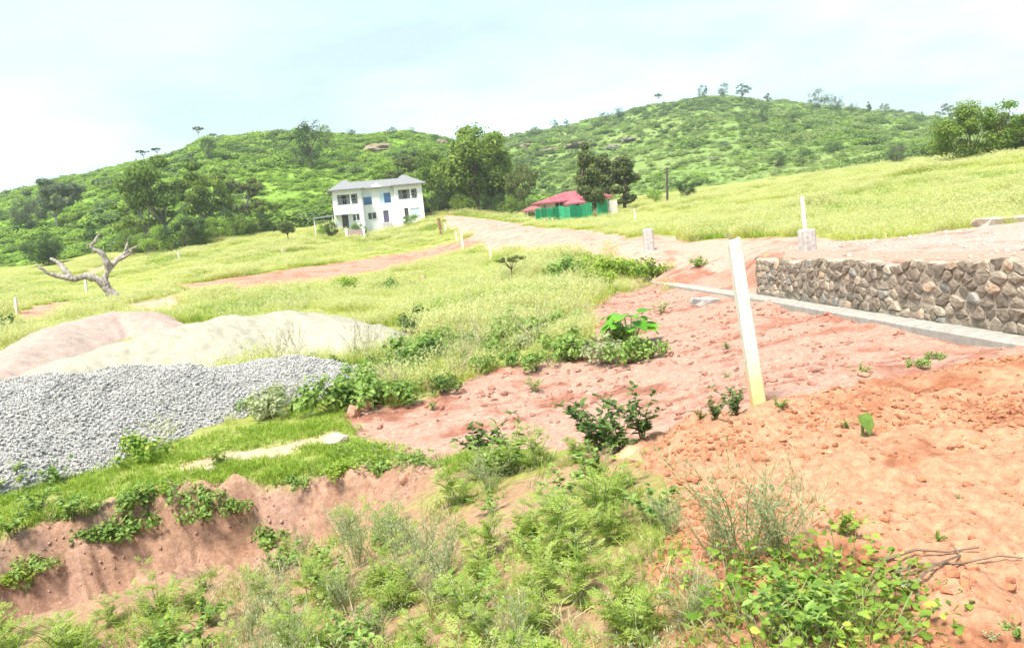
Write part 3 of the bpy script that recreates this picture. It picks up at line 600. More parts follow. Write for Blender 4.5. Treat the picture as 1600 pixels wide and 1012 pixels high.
def walls(parent, name, x0, x1, y0, y1, z0, z1, holes, m, t=.22):
    """front wall slab at y0 with openings, plus the side, back walls and floors of its block"""
    xs = sorted({x0, x1, *[h[0] for h in holes], *[h[1] for h in holes]}); zs = sorted({z0, z1, *[h[2] for h in holes], *[h[3] for h in holes]}); bx = []
    for a, b in zip(xs, xs[1:]):
        run = None
        for c, d in zip(zs, zs[1:]):
            hole = any(h[0] < (a+b)/2 < h[1] and h[2] < (c+d)/2 < h[3] for h in holes)
            if hole:
                if run: bx.append(run); run = None
            else: run = (run[0], d) if run else (c, d)
            if run and hole is False and d == zs[-1]: bx.append(run); run = None
        bx = [q if len(q) == 3 else (q, a, b) for q in bx]
    part(name, parent, m, *[((a, y0, q[0]), (b, y0+t, q[1])) for q, a, b in bx])
LB, MB_, RB = (0, 3.85), (3.85, 8.35), (8.35, 12.2); YF, YM, YBK = -1.3, 0., 7.
HL_ = [(.55, 3.25, 3.25, 4.6), (.85, 1.7, 0, 2.05), (2.3, 3.3, .95, 1.9)]
HM_ = [(4.0, 5.3, 2.95, 4.75), (6.35, 7.95, 2.95, 4.75), (4.45, 5.65, .95, 1.9), (6.6, 7.35, .35, 2.0)]
HR_ = [(8.85, 11.45, 3.3, 4.6), (9.45, 10.0, .2, 2.05), (10.3, 11.6, .9, 1.95)]
walls(house, 'wall', *LB, YF, 0, -.8, EZ, HL_, WHITE); walls(house, 'wall', *MB_, YM, 0, -.8, EZ, HM_, WHITE); walls(house, 'wall', *RB, YF, 0, -.8, EZ, HR_, WHITE)
part('side_wall', house, WHITE, ((0, YF+.22, -.8), (.22, YBK, EZ))); part('side_wall', house, WHITE, ((HWD-.22, YF+.22, -.8), (HWD, YBK, EZ)))
part('side_wall', house, WHITE, ((3.63, YF+.22, -.8), (3.85, YM+.22, EZ))); part('side_wall', house, WHITE, ((8.35, YF+.22, -.8), (8.57, YM+.22, EZ)))
part('back_wall', house, WHITE, ((.22, YBK-.22, -.8), (HWD-.22, YBK, EZ)))
part('floor_slab', house, WHITE, ((.22, YF+.22, 2.6), (3.63, YBK-.22, 2.8)), ((8.57, YF+.22, 2.6), (HWD-.22, YBK-.22, 2.8)), ((3.85, .22, 2.6), (8.35, YBK-.22, 2.8)))
# balcony back walls with their doors, rails in the openings
for (x0, x1, z0, z1), dx in ((HL_[0], 1.25), (HR_[0], 9.7)):
    b_ = part('balcony_wall', house, WHITE, ((x0-.3, YF+2.05, 2.8), (x1+.3, YF+2.2, EZ)))
    part('balcony_door', b_, DOORM, ((dx, YF+2.0, 2.8), (dx+.55, YF+2.048, 4.55))); part('balcony_window', b_, GLASSD, ((x1-.75, YF+2.01, 3.75), (x1-.2, YF+2.048, 4.45)))
    part('column', house, WHITE, ((x0+(x1-x0)*.62, YF+.02, z0), (x0+(x1-x0)*.62+.2, YF+.2, z1)))
    r_ = part('balcony_rail', house, METAL, ((x0, YF+.06, z0+.72), (x1, YF+.11, z0+.78)))
    for q in np.linspace(x0+.1, x1-.1, 10): part('baluster', r_, METAL, ((q-.015, YF+.07, z0), (q+.015, YF+.1, z0+.72)))
def window(x0, x1, z0, z1, y, glass, mull, hmull=()):
    f = part('window', house, FRAME, ((x0, y+.05, z0), (x0+.06, y+.12, z1)), ((x1-.06, y+.05, z0), (x1, y+.12, z1)), ((x0+.06, y+.05, z0), (x1-.06, y+.12, z0+.06)), ((x0+.06, y+.05, z1-.06), (x1-.06, y+.12, z1)),
             *[((q-.04, y+.05, z0+.06), (q+.04, y+.12, z1-.06)) for q in mull])
    xs = [x0+.06, *[v for q in mull for v in (q-.04, q+.04)], x1-.06]
    for a, b in zip(xs[::2], xs[1::2]): part('pane', f, glass if not isinstance(glass, list) else glass.pop(0), ((a, y+.08, z0+.06), (b, y+.095, z1-.06)))
    part('sill', f, FRAME, ((x0-.05, y-.06, z0-.07), (x1+.05, y+.05, z0)))
window(*HL_[2], YF, GLASSD, [2.8]); window(*HM_[2], YM, GLASSD, [5.05]); window(*HR_[2], YF, PALEB, [10.95])
for h, blue in ((HM_[0], (4.1, 5.24, 3.01, 4.05)), (HM_[1], (6.95, 7.89, 3.01, 4.4))):
    f = part('window', house, FRAME, ((h[0], .05, h[2]), (h[0]+.06, .12, h[3])), ((h[1]-.06, .05, h[2]), (h[1], .12, h[3])), ((h[0]+.06, .05, h[2]), (h[1]-.06, .12, h[2]+.06)), ((h[0]+.06, .05, h[3]-.06), (h[1]-.06, .12, h[3])))
    part('pane', f, PALEB, ((h[0]+.06, .09, h[2]+.06), (h[1]-.06, .10, h[3]-.06))); part('blue_pane', f, BLUE, ((blue[0], .07, blue[2]), (blue[1], .086, blue[3])))
part('door', house, DOORM, ((.85, YF+.1, 0), (1.7, YF+.15, 2.05))); part('door', house, PURP, ((6.6, .1, .35), (7.35, .15, 2.0))); part('door', house, DOORM, ((9.45, YF+.1, .2), (10.0, YF+.15, 2.05)))
part('doorstep', house, mat('old_concrete', (.55, .51, .48)), ((6.4, -.9, -.8), (7.6, -.01, .3)))
ge = Geo(); ge.add([(-.15, YF-1.1, 1.95), (2.2, YF-1.1, 1.95), (2.2, YF-.01, 2.3), (-.15, YF-.01, 2.3), (-.15, YF-1.1, 1.9), (2.2, YF-1.1, 1.9), (2.2, YF-.01, 2.25), (-.15, YF-.01, 2.25)], quads=[(0,1,2,3),(7,6,5,4),(4,5,1,0),(5,6,2,1),(6,7,3,2),(7,4,0,3)])
link('door_canopy', ge.mesh('door_canopy', CANO), parent=house)
# roof: main hip with two higher hips over the projecting bays
def hip(ge, x0, x1, y0, y1, z, h, rx0, rx1, ry):
    ge.add([(x0, y0, z), (x1, y0, z), (x1, y1, z), (x0, y1, z), (rx0, ry, z+h), (rx1, ry, z+h), (x0, y0, z-.16), (x1, y0, z-.16), (x1, y1, z-.16), (x0, y1, z-.16)],
           quads=[(0, 1, 5, 4), (2, 3, 4, 5), (6, 7, 1, 0), (7, 8, 2, 1), (8, 9, 3, 2), (9, 6, 0, 3), (9, 8, 7, 6)], tris=[(1, 2, 5), (3, 0, 4)])
ge = Geo(); hip(ge, -.55, HWD+.55, -.55, YBK+.5, EZ+.16, 1.15, 2.6, HWD-2.6, 3.4); rf = link('roof', ge.mesh('roof', SLATE), parent=house)
ge = Geo(); hip(ge, -.6, 4.35, YF-.55, 4.4, EZ+.17, 1.4, 1.7, 2.05, 2.2); link('bay_roof', ge.mesh('bay_roof', SLATE), parent=rf)
ge = Geo(); hip(ge, 7.85, HWD+.6, YF-.55, 4.4, EZ+.17, 1.5, 10.0, 10.35, 2.2); link('bay_roof', ge.mesh('bay_roof', SLATE), parent=rf)
ge = Geo(); ge.add([(5.3, -.62, EZ+.12), (6.9, -.62, EZ+.12), (6.1, -.62, EZ+.7), (5.3, .9, EZ+.3), (6.9, .9, EZ+.3), (6.1, .9, EZ+.75)], tris=[(0, 1, 2)], quads=[(1, 4, 5, 2), (3, 0, 2, 5)]); link('gablet', ge.mesh('gablet', WHITE), parent=rf)
# lean-to beside the house, pinkish garden wall in front
lp = at(506, 348, 97); lp[2] = Hz(lp[0], lp[1])-.1
lean = link('carport', None, loc=lp, rz=R(13), label='small dark roofed carport on posts beside the white house', cat='carport')
ge = Geo(); ge.add([(-1.3, -1.2, 2.0), (1.3, -1.2, 2.15), (1.3, 1.3, 2.3), (-1.3, 1.3, 2.15), (-1.3, -1.2, 1.92), (1.3, -1.2, 2.07), (1.3, 1.3, 2.22), (-1.3, 1.3, 2.07)], quads=[(0,1,2,3),(7,6,5,4),(4,5,1,0),(5,6,2,1),(6,7,3,2),(7,4,0,3)])
link('sheet_roof', ge.mesh('sheet_roof', mat('dark_sheet', (.10, .10, .10), (.15, .15, .15), scale=4)), parent=lean)
for x in (-1.15, 1.1):
    for y in (-1.05, 1.1): part('post', lean, FRAME, ((x-.05, y-.05, -.2), (x+.05, y+.05, 2.0)))
p = at(553, 371, 92); p[2] = Hz(p[0], p[1])-.2
gw = link('garden_wall', None, loc=p, rz=R(13), label='short pinkish garden wall with pale pillars in front of the white house', cat='wall')
part('panel', gw, mat('pink_plaster', (.42, .30, .30), (.36, .25, .25), scale=3), ((-.65, 0, -.4), (1.1, .16, 1.1))); part('pillar', gw, WHITE, ((-.95, -.05, -.4), (-.66, .22, 1.45))); part('pillar', gw, WHITE, ((1.11, -.05, -.4), (1.36, .22, 1.25)))
# ------------------------------------------------------------------ red-roofed house and its green sheet fence
rp = at(906, 333, 84); rp[2] = Hz(rp[0], rp[1])-.1
red = link('red_roofed_house', None, loc=rp, rz=R(6), label='low white house with a faded red sheet roof behind the green fence', cat='house')
REDR = mat('red_sheet_roof', (.27, .06, .08), (.36, .12, .135), scale=.9, rough=.6); RW = mat('stained_wall', (.66, .62, .56), (.54, .49, .43), scale=1.6)
walls(red, 'wall', -3.6, 3.2, 0, 0, -.5, 1.95, [(-2.6, -1.7, .9, 1.9), (-.8, 0., -.5, 1.9), (1.1, 2.1, .9, 1.9)], RW)
part('side_wall', red, RW, ((-3.6, .22, -.5), (-3.4, 5, 1.95))); part('side_wall', red, RW, ((3.0, .22, -.5), (3.2, 5, 1.95))); part('back_wall', red, RW, ((-3.4, 4.8, -.5), (3.0, 5, 1.95)))
for a in ((-2.6, -1.7), (1.1, 2.1)):
    f = part('window', red, DOORM, ((a[0], .1, .9), (a[1], .14, 1.9))); part('window_bar', f, FRAME, (((a[0]+a[1])/2-.03, .06, .9), ((a[0]+a[1])/2+.03, .098, 1.9)))
part('door', red, DOORM, ((-.8, .1, -.5), (0, .15, 1.9)))
ge = Geo(); hip(ge, -4.4, 3.7, -.7, 5.6, 2.06, .95, -1.0, 1.9, 2.4); rr_ = link('roof', ge.mesh('roof', REDR), parent=red)
for q in np.linspace(-3.6, 3.2, 14):
    ge = Geo(); t = min(1, (q+4.4)/3.4) if q < -1 else min(1, (3.7-q)/1.8); t = max(.1, min(1., t)); ge.tube([(q, -.7, 2.08), (q, -.7+3.1*t, 2.08+.95*t)], .035, 4); link('roof_rib', ge.mesh('roof_rib', REDR), parent=rr_)
ge = Geo(); hip(ge, -1.9, .4, -2.2, .2, 1.7, .35, -1.2, -.3, -1.); link('porch_roof', ge.mesh('porch_roof', REDR), parent=rr_)
ge = Geo(); hip(ge, -6.0, -4.0, -.9, 2.5, 1.4, .4, -5.3, -4.6, .8); link('side_roof', ge.mesh('side_roof', mat('dull_red_sheet', (.33, .12, .12), (.26, .09, .09), scale=2)), parent=rr_)
for x in (-1.75, .25): part('porch_post', red, FRAME, ((x-.06, -2.05, -.5), (x+.06, -1.93, 1.65)))
for x in (-5.8, -4.2): part('side_post', red, FRAME, ((x-.05, -.7, -.8), (x+.05, -.6, 1.4)))
p = at(959, 338, 80); p[2] = Hz(p[0], p[1])-.2
part_o = Geo(); part_o.box((-.42, -.15, -.3), (.42, .15, 1.75)); link('white_wall_panel', part_o.mesh('white_wall_panel', mat('patchy_white', (.70, .66, .60), (.58, .53, .47), scale=2.5)), loc=p, rz=R(10), label='upright whitewashed wall panel at the end of the green fence', cat='wall')
fp0, fp1 = at(838, 349, 75), at(951, 339, 79); fence = link('green_fence', None, loc=fp0, label='fence of bright green sheets on poles around the red roofed house', cat='fence')
shades = [(.02, .30, .13), (.015, .26, .11), (.02, .33, .14), (.012, .22, .09), (.07, .52, .27), (.07, .54, .28), (.012, .25, .12), (.015, .28, .13), (.03, .38, .17), (.035, .40, .18), (.0, 0, 0), (.04, .42, .19), (.045, .44, .2)]
nf = len(shades)
for k, c in enumerate(shades):
    a, b = fp0+(fp1-fp0)*k/nf, fp0+(fp1-fp0)*(k+1)/nf; a[2] = Hz(a[0], a[1]); b[2] = Hz(b[0], b[1]); h = 1.28+.35*k/nf+.08*math.sin(k*2.3)
    ge = Geo(); ge.tube([a-fp0+(0, 0, -.2), a-fp0+(0, 0, h+.05)], .025, 6); link('pole', ge.mesh('pole', mat('fence_pole', (.18, .34, .22), (.14, .28, .18))), parent=fence)
    if k == 10: continue
    ge = Geo(); n_ = 12; V = []                                          # corrugated sheet
    for q in range(n_+1):
        p = a+(b-a)*(q/n_*.94+.03)-fp0; off = np.array((0, .03*(1 if q % 2 else -1)+.06*math.sin(k*1.7), 0))
        V += [p+off+(0, 0, .03), p+off+(0, 0, h+.05*math.sin(k*3.1+q*.3))]
    V = np.array(V); V2 = V+np.array((0, .012, 0)); m_ = len(V)
    ge.add(np.r_[V, V2], quads=[(2*q, 2*q+2, 2*q+3, 2*q+1) for q in range(n_)]+[(m_+2*q+1, m_+2*q+3, m_+2*q+2, m_+2*q) for q in range(n_)]+[(2*q+1, 2*q+3, m_+2*q+3, m_+2*q+1) for q in range(n_)])
    link('sheet', ge.mesh('sheet', mat('green_sheet_%d' % k, c, tuple(v*.75 for v in c), scale=3, rough=.5)), parent=fence)
# ------------------------------------------------------------------ utility pole
p = at(1043, 322, 88); p[2] = float(Hz(p[0], p[1]))-.3; tp = at(1042, 262, 88)
ge = Geo(); ge.tube([p, p+(tp-p)*.5, tp], [.14, .12, .1], 10); ge2 = Geo()
pole = link('utility_pole', None, loc=p, label='thin dark utility pole rising behind the grass slope', cat='pole')
ge = Geo(); ge.tube([(0, 0, 0), (tp-p)*.5, tp-p], [.15, .13, .11], 10); link('shaft', ge.mesh('shaft', mat('dark_pole', (.05, .04, .035), (.08, .07, .06), scale=5)), parent=pole)
ge = Geo(); q = (tp-p)*.96; ge.tube([q+(-.35, 0, .0), q+(.35, 0, 0)], .05, 6); link('crossarm', ge.mesh('crossarm', MATS['dark_pole']), parent=pole)
# ------------------------------------------------------------------ dead tree
def barkmat(name, a, b, sc):
    m, n, bs, o = newmat(name); bs.inputs['Roughness'].default_value = .95
    f = noisen(n, sc, 6, .7, sc=(3, 3, .8)); n.links.new(mixn(n, a, b, ramp(n, f, .38, .62)), bs.inputs['Base Color']); bumpn(n, bs, f, .9, .04); MATS[name] = m; return m
BARK = barkmat('weathered_wood', (.40, .36, .32), (.15, .12, .10), 3.)
D0 = 38; bp = at(191, 484, D0); bp[2] = min(bp[2], Hz(bp[0], bp[1])); dt = link('dead_tree', None, loc=bp, label='bare grey leaning dead tree with twisted limbs above the pink soil heap', cat='dead tree')
def limb(name, pts, r0, r1, parent, dd, k=12, seed=3, jit=.13):
    P = np.array([at(u, v, D0+d) for (u, v), d in zip(pts, dd)])-bp; t = np.linspace(0, 1, len(P)); tt = np.linspace(0, 1, len(P)*6)
    P = np.stack([np.interp(tt, t, P[:, a]) for a in range(3)], 1)
    for _ in range(3): P[1:-1] = (P[:-2]+2*P[1:-1]+P[2:])/4
    g = np.random.default_rng(seed); P = P+(.025+.02*(r0 > .15))*np.stack([fbm(tt*9, tt*0+a, seed+a, 3) for a in range(3)], 1)
    r = 1.12*(r0+(r1-r0)*tt**.8)*(1+.22*fbm(tt*11, tt*0, seed+9, 3)); ge = Geo(); ge.tube(P, r, k, jit, seed=seed); return link(name, ge.mesh(name, BARK, True), parent=parent)
tr_ = limb('trunk', [(192, 486), (184, 470), (171, 455), (163, 445), (162, 440)], .2, .17, dt, [0, 0, 0, 0, 0], 14, 2)
l1 = limb('limb', [(165, 447), (151, 436), (135, 431), (114, 437), (89, 430.5), (71, 424.5), (60, 417)], .2, .05, dt, [0, -.1, -.3, -.5, -.6, -.8, -.9], 12, 3)
limb('branch', [(110, 434), (103, 425), (97, 416), (89, 408.5), (79, 404.5)], .15, .06, l1, [-.5, -.4, -.2, -.1, 0], 10, 4)
l2 = limb('limb', [(163, 447), (165.5, 432), (172, 418), (187, 404), (196, 394), (213.5, 385)], .16, .05, dt, [0, .1, .2, .5, .7, .9], 12, 5)
limb('branch', [(195, 397), (197, 388), (200, 379)], .08, .035, l2, [.7, .7, .8], 8, 6); limb('branch', [(185, 406), (197, 401), (203, 396), (205, 391)], .09, .04, l2, [.5, .3, .3, .3], 8, 8)
l3 = limb('limb', [(172, 420), (166, 407), (160, 395), (149.5, 391.5), (142, 382.5), (149.5, 377), (154, 366.5)], .16, .05, dt, [.2, .1, 0, -.1, -.1, -.1, -.1], 12, 7)
limb('branch', [(143, 384), (140, 383), (137, 383)], .06, .03, l3, [-.1, -.15, -.2], 8, 9)
limb('twig', [(62, 419), (58, 415), (57, 411)], .035, .012, l1, [-.9, -.9, -.8], 6, 10); limb('twig', [(208, 388), (214, 384), (219, 384)], .04, .012, l2, [.9, 1, 1.1], 6, 11); limb('twig', [(200, 380), (199, 375), (201, 371)], .03, .01, l2, [.8, .8, .8], 6, 12); limb('twig', [(152, 371), (156, 365), (155, 361)], .035, .01, l3, [-.1, 0, 0], 6, 13)
# ------------------------------------------------------------------ plants: building blocks
def rdir(n, g, zlo=-1., zhi=1.):
    z = zlo+(zhi-zlo)*g.random(n); a = g.random(n)*6.2832; r = np.sqrt(np.clip(1-z*z, 0, 1)); return np.stack([r*np.cos(a), r*np.sin(a), z], 1)
def blades(ge, g, n, h, spread, w, bend, mi=0, tint=None):
    a = g.random(n)*6.2832; r = spread*np.sqrt(g.random(n)); B = np.stack([r*np.cos(a), r*np.sin(a), -.03*np.ones(n)], 1)
    d = rdir(n, g, -.1, .1); d[:, 2] = 0; hh = (h*(.45+.55*g.random(n)))[:, None]; bd = (bend*(.3+g.random(n)))[:, None]*hh
    M = B+np.array((0, 0, 1.))*hh*.55+d*bd*.35; T = B+np.array((0, 0, 1.))*hh*(1-.25*bend)+d*bd*1.2; s = np.stack([-d[:, 1], d[:, 0], 0*a], 1)*w/2
    s = s*np.cos(a*3)[:, None]+d*np.sin(a*3)[:, None]*w/2
    t = g.random(n) if tint is None else np.full(n, tint); i = np.arange(n)[:, None]*5
    ge.add(np.stack([B-s, B+s, M+s*.8, M-s*.8, T], 1).reshape(-1, 3), tris=i+np.array((3, 2, 4)), quads=i+np.array((0, 1, 2, 3)), tint=np.repeat(t, 5), mi=mi); return T
def tuft(name, mats, seed, n, h, spread, w, bend, heads=0, hl=.06):
    g = np.random.default_rng(seed); ge = Geo(); blades(ge, g, n, h, spread, w, bend)
    if heads:
        T = blades(ge, g, heads, h*1.25, spread, w*.4, bend*.7)
        P = np.repeat(T, 4, 0)-np.c_[np.zeros((heads*4, 2)), np.tile(np.arange(4)*hl*.5, heads)]
        ge.leaf(P, rdir(len(P), g, .2, .9), rdir(len(P), g), hl, hl*.3, mi=1 if len(mats) > 1 else 0)
    return ge.mesh(name, mats)
def leafy(ge, g, C, R_, n, L, W_, up=.4, fine=False, mi=0, shell=.6):
    """n leaves through the clumps C with radii R_"""
    k = g.integers(0, len(C), n); d = rdir(n, g); r = (shell+(1-shell)*g.random(n))*g.random(n)**.2
    P = C[k]+d*R_[k]*r[:, None]; N = unit(d+np.array((0, 0, up))+.7*rdir(n, g)); D = unit(np.cross(N, rdir(n, g)))
    ge.leaf(P-D*L*.5, D, N, L*(.7+.6*g.random(n)), W_*(.7+.6*g.random(n)), tint=g.random(n), fine=fine, mi=mi)
# leaf colours
LM = dict(
 tree=leafmat('tree_leaves', (.09, .165, .025), (.30, .40, .075), .5), olive=leafmat('olive_leaves', (.08, .11, .03), (.21, .25, .08), .45), greyg=leafmat('grey_green_leaves', (.10, .14, .075), (.20, .25, .14), .45),
 dark=leafmat('dark_leaves', (.04, .08, .022), (.10, .165, .045), .45), bright=leafmat('bright_leaves', (.12, .22, .03), (.25, .37, .07), .45), scrub=leafmat('scrub_leaves', (.20, .34, .04), (.38, .52, .10), .5),
 scrubg=leafmat('scrub_far_leaves', (.21, .30, .08), (.36, .44, .16), .5), scrubd=leafmat('scrub_dark_leaves', (.09, .16, .035), (.19, .28, .075), .45),
 meadow=leafmat('meadow_grass', (.40, .46, .08), (.66, .68, .20), .5), seed=leafmat('seed_heads', (.55, .56, .24), (.70, .70, .36), .5), lush=leafmat('lush_grass', (.20, .33, .03), (.38, .48, .08), .45),
 feather=leafmat('feathery_weed_leaves', (.22, .33, .05), (.46, .54, .14), .5), vine=leafmat('vine_leaves', (.11, .21, .02), (.30, .42, .06), .4, .5, alt=(.42, .45, .08)), grey=leafmat('grey_weed_leaves', (.26, .30, .14), (.46, .49, .28), .4),
 petal=leafmat('pale_petals', (.44, .47, .24), (.60, .61, .38), .4), weed=leafmat('broad_weed_leaves', (.12, .23, .035), (.31, .43, .11), .4), dweed=leafmat('dark_weed_leaves', (.055, .11, .022), (.14, .22, .05), .35), taro=leafmat('big_leaf', (.10, .30, .02), (.19, .44, .045), .4, .4), dry=leafmat('dry_stalks', (.34, .30, .16), (.50, .46, .27), .2))
STEM = mat('green_stem', (.16, .22, .07), (.22, .24, .10), scale=20); TWIG = mat('brown_twig', (.16, .11, .075), (.22, .16, .11), scale=20); TRUNKP = barkmat('pale_bark', (.48, .45, .38), (.30, .27, .22), 2.); TRUNKD = barkmat('brown_bark', (.17, .125, .09), (.09, .065, .045), 2.)
# ------------------------------------------------------------------ trees: trunk with limbs, crown of many leaf clumps
def tree_mesh(kind, seed, leaf, bark, h=10., n=4200):
    g = np.random.default_rng(seed); spec = dict(broad=(.54, .40, .44, 40, .14), spread=(.64, .52, .27, 30, .13), column=(.54, .19, .44, 30, .085), umbrella=(.86, .5, .09, 16, .12), bush=(.46, .55, .40, 26, .19), open=(.66, .36, .30, 18, .12), layered=(.6, .5, .36, 34, .12))[kind]
    cz, rx, rz, K, cr_ = spec; d = rdir(K, g); rr = (.35+.65*g.random(K)**.5)[:, None]; C = d*rr*np.array((rx, rx, rz))*h+np.array((0, 0, cz*h)); C[:, :2] += (g.random(2)-.5)*.08*h
    if kind == 'column': C[:, :2] *= np.clip(1.3-(C[:, 2]/h)*1.05, .12, 1)[:, None]
    R_ = np.repeat((cr_*h*(.6+.8*g.random(K)))[:, None], 3, 1); R_[:, 2] *= .8 if kind not in ('umbrella', 'layered', 'spread') else .5
    ge = Geo(); ls = .042*h if kind != 'umbrella' else .05*h; leafy(ge, g, C, R_, n, ls, ls*.62, .5); leafy(ge, g, C, R_*1.35, n//6, ls*.9, ls*.5, .3)
    cm = ge.mesh('crown', leaf); gt = Geo(); fk = {'broad': .3, 'spread': .25, 'column': .75, 'umbrella': .55, 'bush': .12, 'open': .35, 'layered': .3}[kind]*h; r0 = {'bush': .018, 'umbrella': .022, 'column': .02}.get(kind, .026)*h
    bend = (g.random(2)-.5)*.08*h; top = np.array((bend[0], bend[1], fk)); gt.tube([(0, 0, -.06*h), (0, 0, 0), top*np.array((.4, .4, .5)), top], [r0*1.5, r0*1.15, r0*.9, r0*.75], 9, .08, seed=seed)
    for c in C[np.argsort(-g.random(K))[:min(K, 12)]]:
        m_ = top+(c-top)*.5+np.array((0, 0, .05*h))*(g.random()-.2); gt.tube([top-(0, 0, .02*h), m_, c], [r0*.55, r0*.32, r0*.12], 6, .08, seed=seed)
    return cm, gt.mesh('trunk', bark, True)
TREES = {}
def tree(u, vb, vt, D, kind, leaf, bark, label, seed, group=None, on=None, wide=1., n=4200, nm='tree', cat='tree', p=None):
    key = (kind, seed, leaf, bark)
    if key not in TREES: TREES[key] = tree_mesh(kind, seed, LM[leaf], bark, n=n)
    if p is None: p = at(u, vb, D); f = on or H; p[2] = float(f(np.array([p[0]]), np.array([p[1]]))[0])
    zt = at(u, vt, np.linalg.norm(p-CAM))[2]; h = max((vb-vt)/FPX*float((p-CAM)@fw), zt-p[2] if on is None and D < 115 else 0); s = h/10/(.97 if kind != 'umbrella' else 1.)
    r = link(nm, None, loc=p-np.array((0, 0, .05)), label=label, cat=cat, group=group, rz=seed*1.7+u*.01); r.scale = (s*wide, s*wide, s)
    link('crown', TREES[key][0], parent=r); link('trunk', TREES[key][1], parent=r); return r
tree(747, 336, 204, 104, 'broad', 'tree', TRUNKD, 'tall full green tree at the end of the dirt road, tallest beside the houses', 1, n=12000, wide=1.05)
tree(688, 334, 236, 110, 'broad', 'tree', TRUNKD, 'dark green tree between the white house and the tall full tree', 2, n=6000, wide=.8)
tree(712, 334, 262, 112, 'bush', 'dark', TRUNKD, 'dark dense shrubby tree in the gap left of the tall full tree', 3, n=4500, wide=.7)
tree(650, 330, 240, 120, 'layered', 'olive', TRUNKD, 'olive green tree rising behind the right end of the white house', 4, wide=.9, n=5000)
tree(612, 318, 244, 128, 'layered', 'scrub', TRUNKD, 'light green tree rising behind the middle of the white house roof', 24, wide=.9, on=HL)
tree(785, 336, 246, 103, 'broad', 'tree', TRUNKD, 'shorter green tree joined to the right side of the tall full tree', 5, n=6000, wide=.75)
tree(823, 342, 262, 98, 'open', 'olive', TRUNKD, 'thin olive green tree between the tall full tree and the green fence', 6, wide=.8)
tree(922, 336, 229, 79.5, 'column', 'olive', TRUNKD, 'tallest of the dark pointed trees behind the red roof', 7, n=8000, wide=1.0, group='dark pointed trees')
tree(946, 331, 238, 93, 'column', 'olive', TRUNKD, 'middle one of the dark pointed trees by the red roof', 8, n=8000, wide=1.5, group='dark pointed trees')
tree(976, 329, 248, 86, 'column', 'olive', TRUNKD, 'outermost dark pointed tree beside the whitewashed panel', 9, n=8000, wide=1.6, group='dark pointed trees')
tree(270, 392, 244, 103, 'spread', 'tree', TRUNKP, 'largest spreading green tree with pale branches on the left slope', 11, n=8000, wide=.82)
tree(232, 386, 300, 101, 'layered', 'tree', TRUNKP, 'rounded lower tree leaning out beside the largest spreading tree', 12, n=6000, wide=.9)
tree(330, 378, 272, 108, 'spread', 'tree', TRUNKP, 'flat layered tree between the largest spreading tree and the hill path trees', 13, n=6500, wide=.85)
tree(290, 392, 330, 97, 'bush', 'dark', TRUNKD, 'dark dense bush at the foot of the largest spreading tree', 14, n=5000, wide=.95)
tree(385, 366, 282, 112, 'layered', 'olive', TRUNKP, 'dull green tree with pale trunk nearest the field edge beside the house', 15, n=6000, wide=.8)
tree(418, 362, 310, 112, 'spread', 'tree', TRUNKP, 'small tree with visible pale trunk at the top of the field', 16, n=5000, wide=.8)
tree(355, 372, 322, 106, 'bush', 'dark', TRUNKD, 'dark undergrowth bush below the flat layered tree', 17, n=4500, wide=1.0)
tree(88, 340, 254, 132, 'spread', 'greyg', TRUNKP, 'big grey green tree with pale forked trunk on the left ridge', 18, n=7000, wide=.85, on=HL)
tree(45, 338, 278, 134, 'bush', 'greyg', TRUNKP, 'grey green bushy tree on the outer side of the big grey tree', 19, n=5000, wide=.75, on=HL)
tree(74, 408, 362, 100, 'bush', 'dark', TRUNKD, 'large dark rounded bush behind the dead tree', 20, n=5500, wide=.95)
tree(22, 330, 318, 100, 'bush', 'dark', TRUNKD, 'small dark bush low on the left hillside edge', 21, on=HL)
tree(143, 372, 345, 118, 'bush', 'dark', TRUNKD, 'small dark round bush above the dead tree', 22, on=HL, wide=.9)
tree(452, 380, 344, 92, 'open', 'olive', TRUNKD, 'slim young tree with bare trunk in the field left of the house', 23)
tree(519, 376, 346, 91, 'bush', 'dark', TRUNKD, 'dark shrub in front of the left corner of the white house', 25, wide=.6, nm='shrub', cat='shrub')
tree(506, 366, 348, 93, 'bush', 'scrub', TRUNKD, 'light green shrub by the carport of the white house', 26, wide=.7, nm='shrub', cat='shrub')
tree(560, 357, 345, 93, 'bush', 'bright', TRUNKD, 'bright green shrub under the middle windows of the white house', 27, wide=.8, nm='shrub', cat='shrub')
tree(642, 348, 332, 95, 'bush', 'bright', TRUNKD, 'bright green shrub in front of the right bay of the white house', 28, wide=1.0, nm='shrub', cat='shrub')
tree(1520, 262, 172, 66, 'bush', 'tree', TRUNKD, 'wide bushy tree on the crest of the grass slope at the frame edge', 31, n=9000, wide=1.0)
tree(1568, 250, 176, 64, 'open', 'bright', TRUNKD, 'taller tree with thin upright branches growing out of the wide bushy tree', 32, n=1400, wide=1.0)
tree(1598, 256, 180, 64, 'bush', 'tree', TRUNKD, 'green tree half cut off at the picture edge on the grass crest', 33, n=6000, wide=1.3)
tree(1400, 272, 236, 95, 'bush', 'greyg', TRUNKD, 'bluish green bush behind the crest beside the wide bushy tree', 34, wide=.7)
tree(1455, 268, 238, 90, 'bush', 'dark', TRUNKD, 'dark bush tucked against the foot of the wide bushy tree', 35, wide=.8)
tree(800, 440, 396, 30, 'umbrella', 'olive', TRUNKD, 'little umbrella shaped sapling standing alone in the meadow', 36, nm='sapling', cat='sapling', n=900)
tree(1075, 325, 292, 95, 'bush', 'dark', TRUNKD, 'dark bush behind the grass crest beside the utility pole', 37, wide=.9)
tree(1025, 327, 300, 92, 'bush', 'scrub', TRUNKD, 'light green bush between the utility pole and the pointed trees', 38, wide=.7)
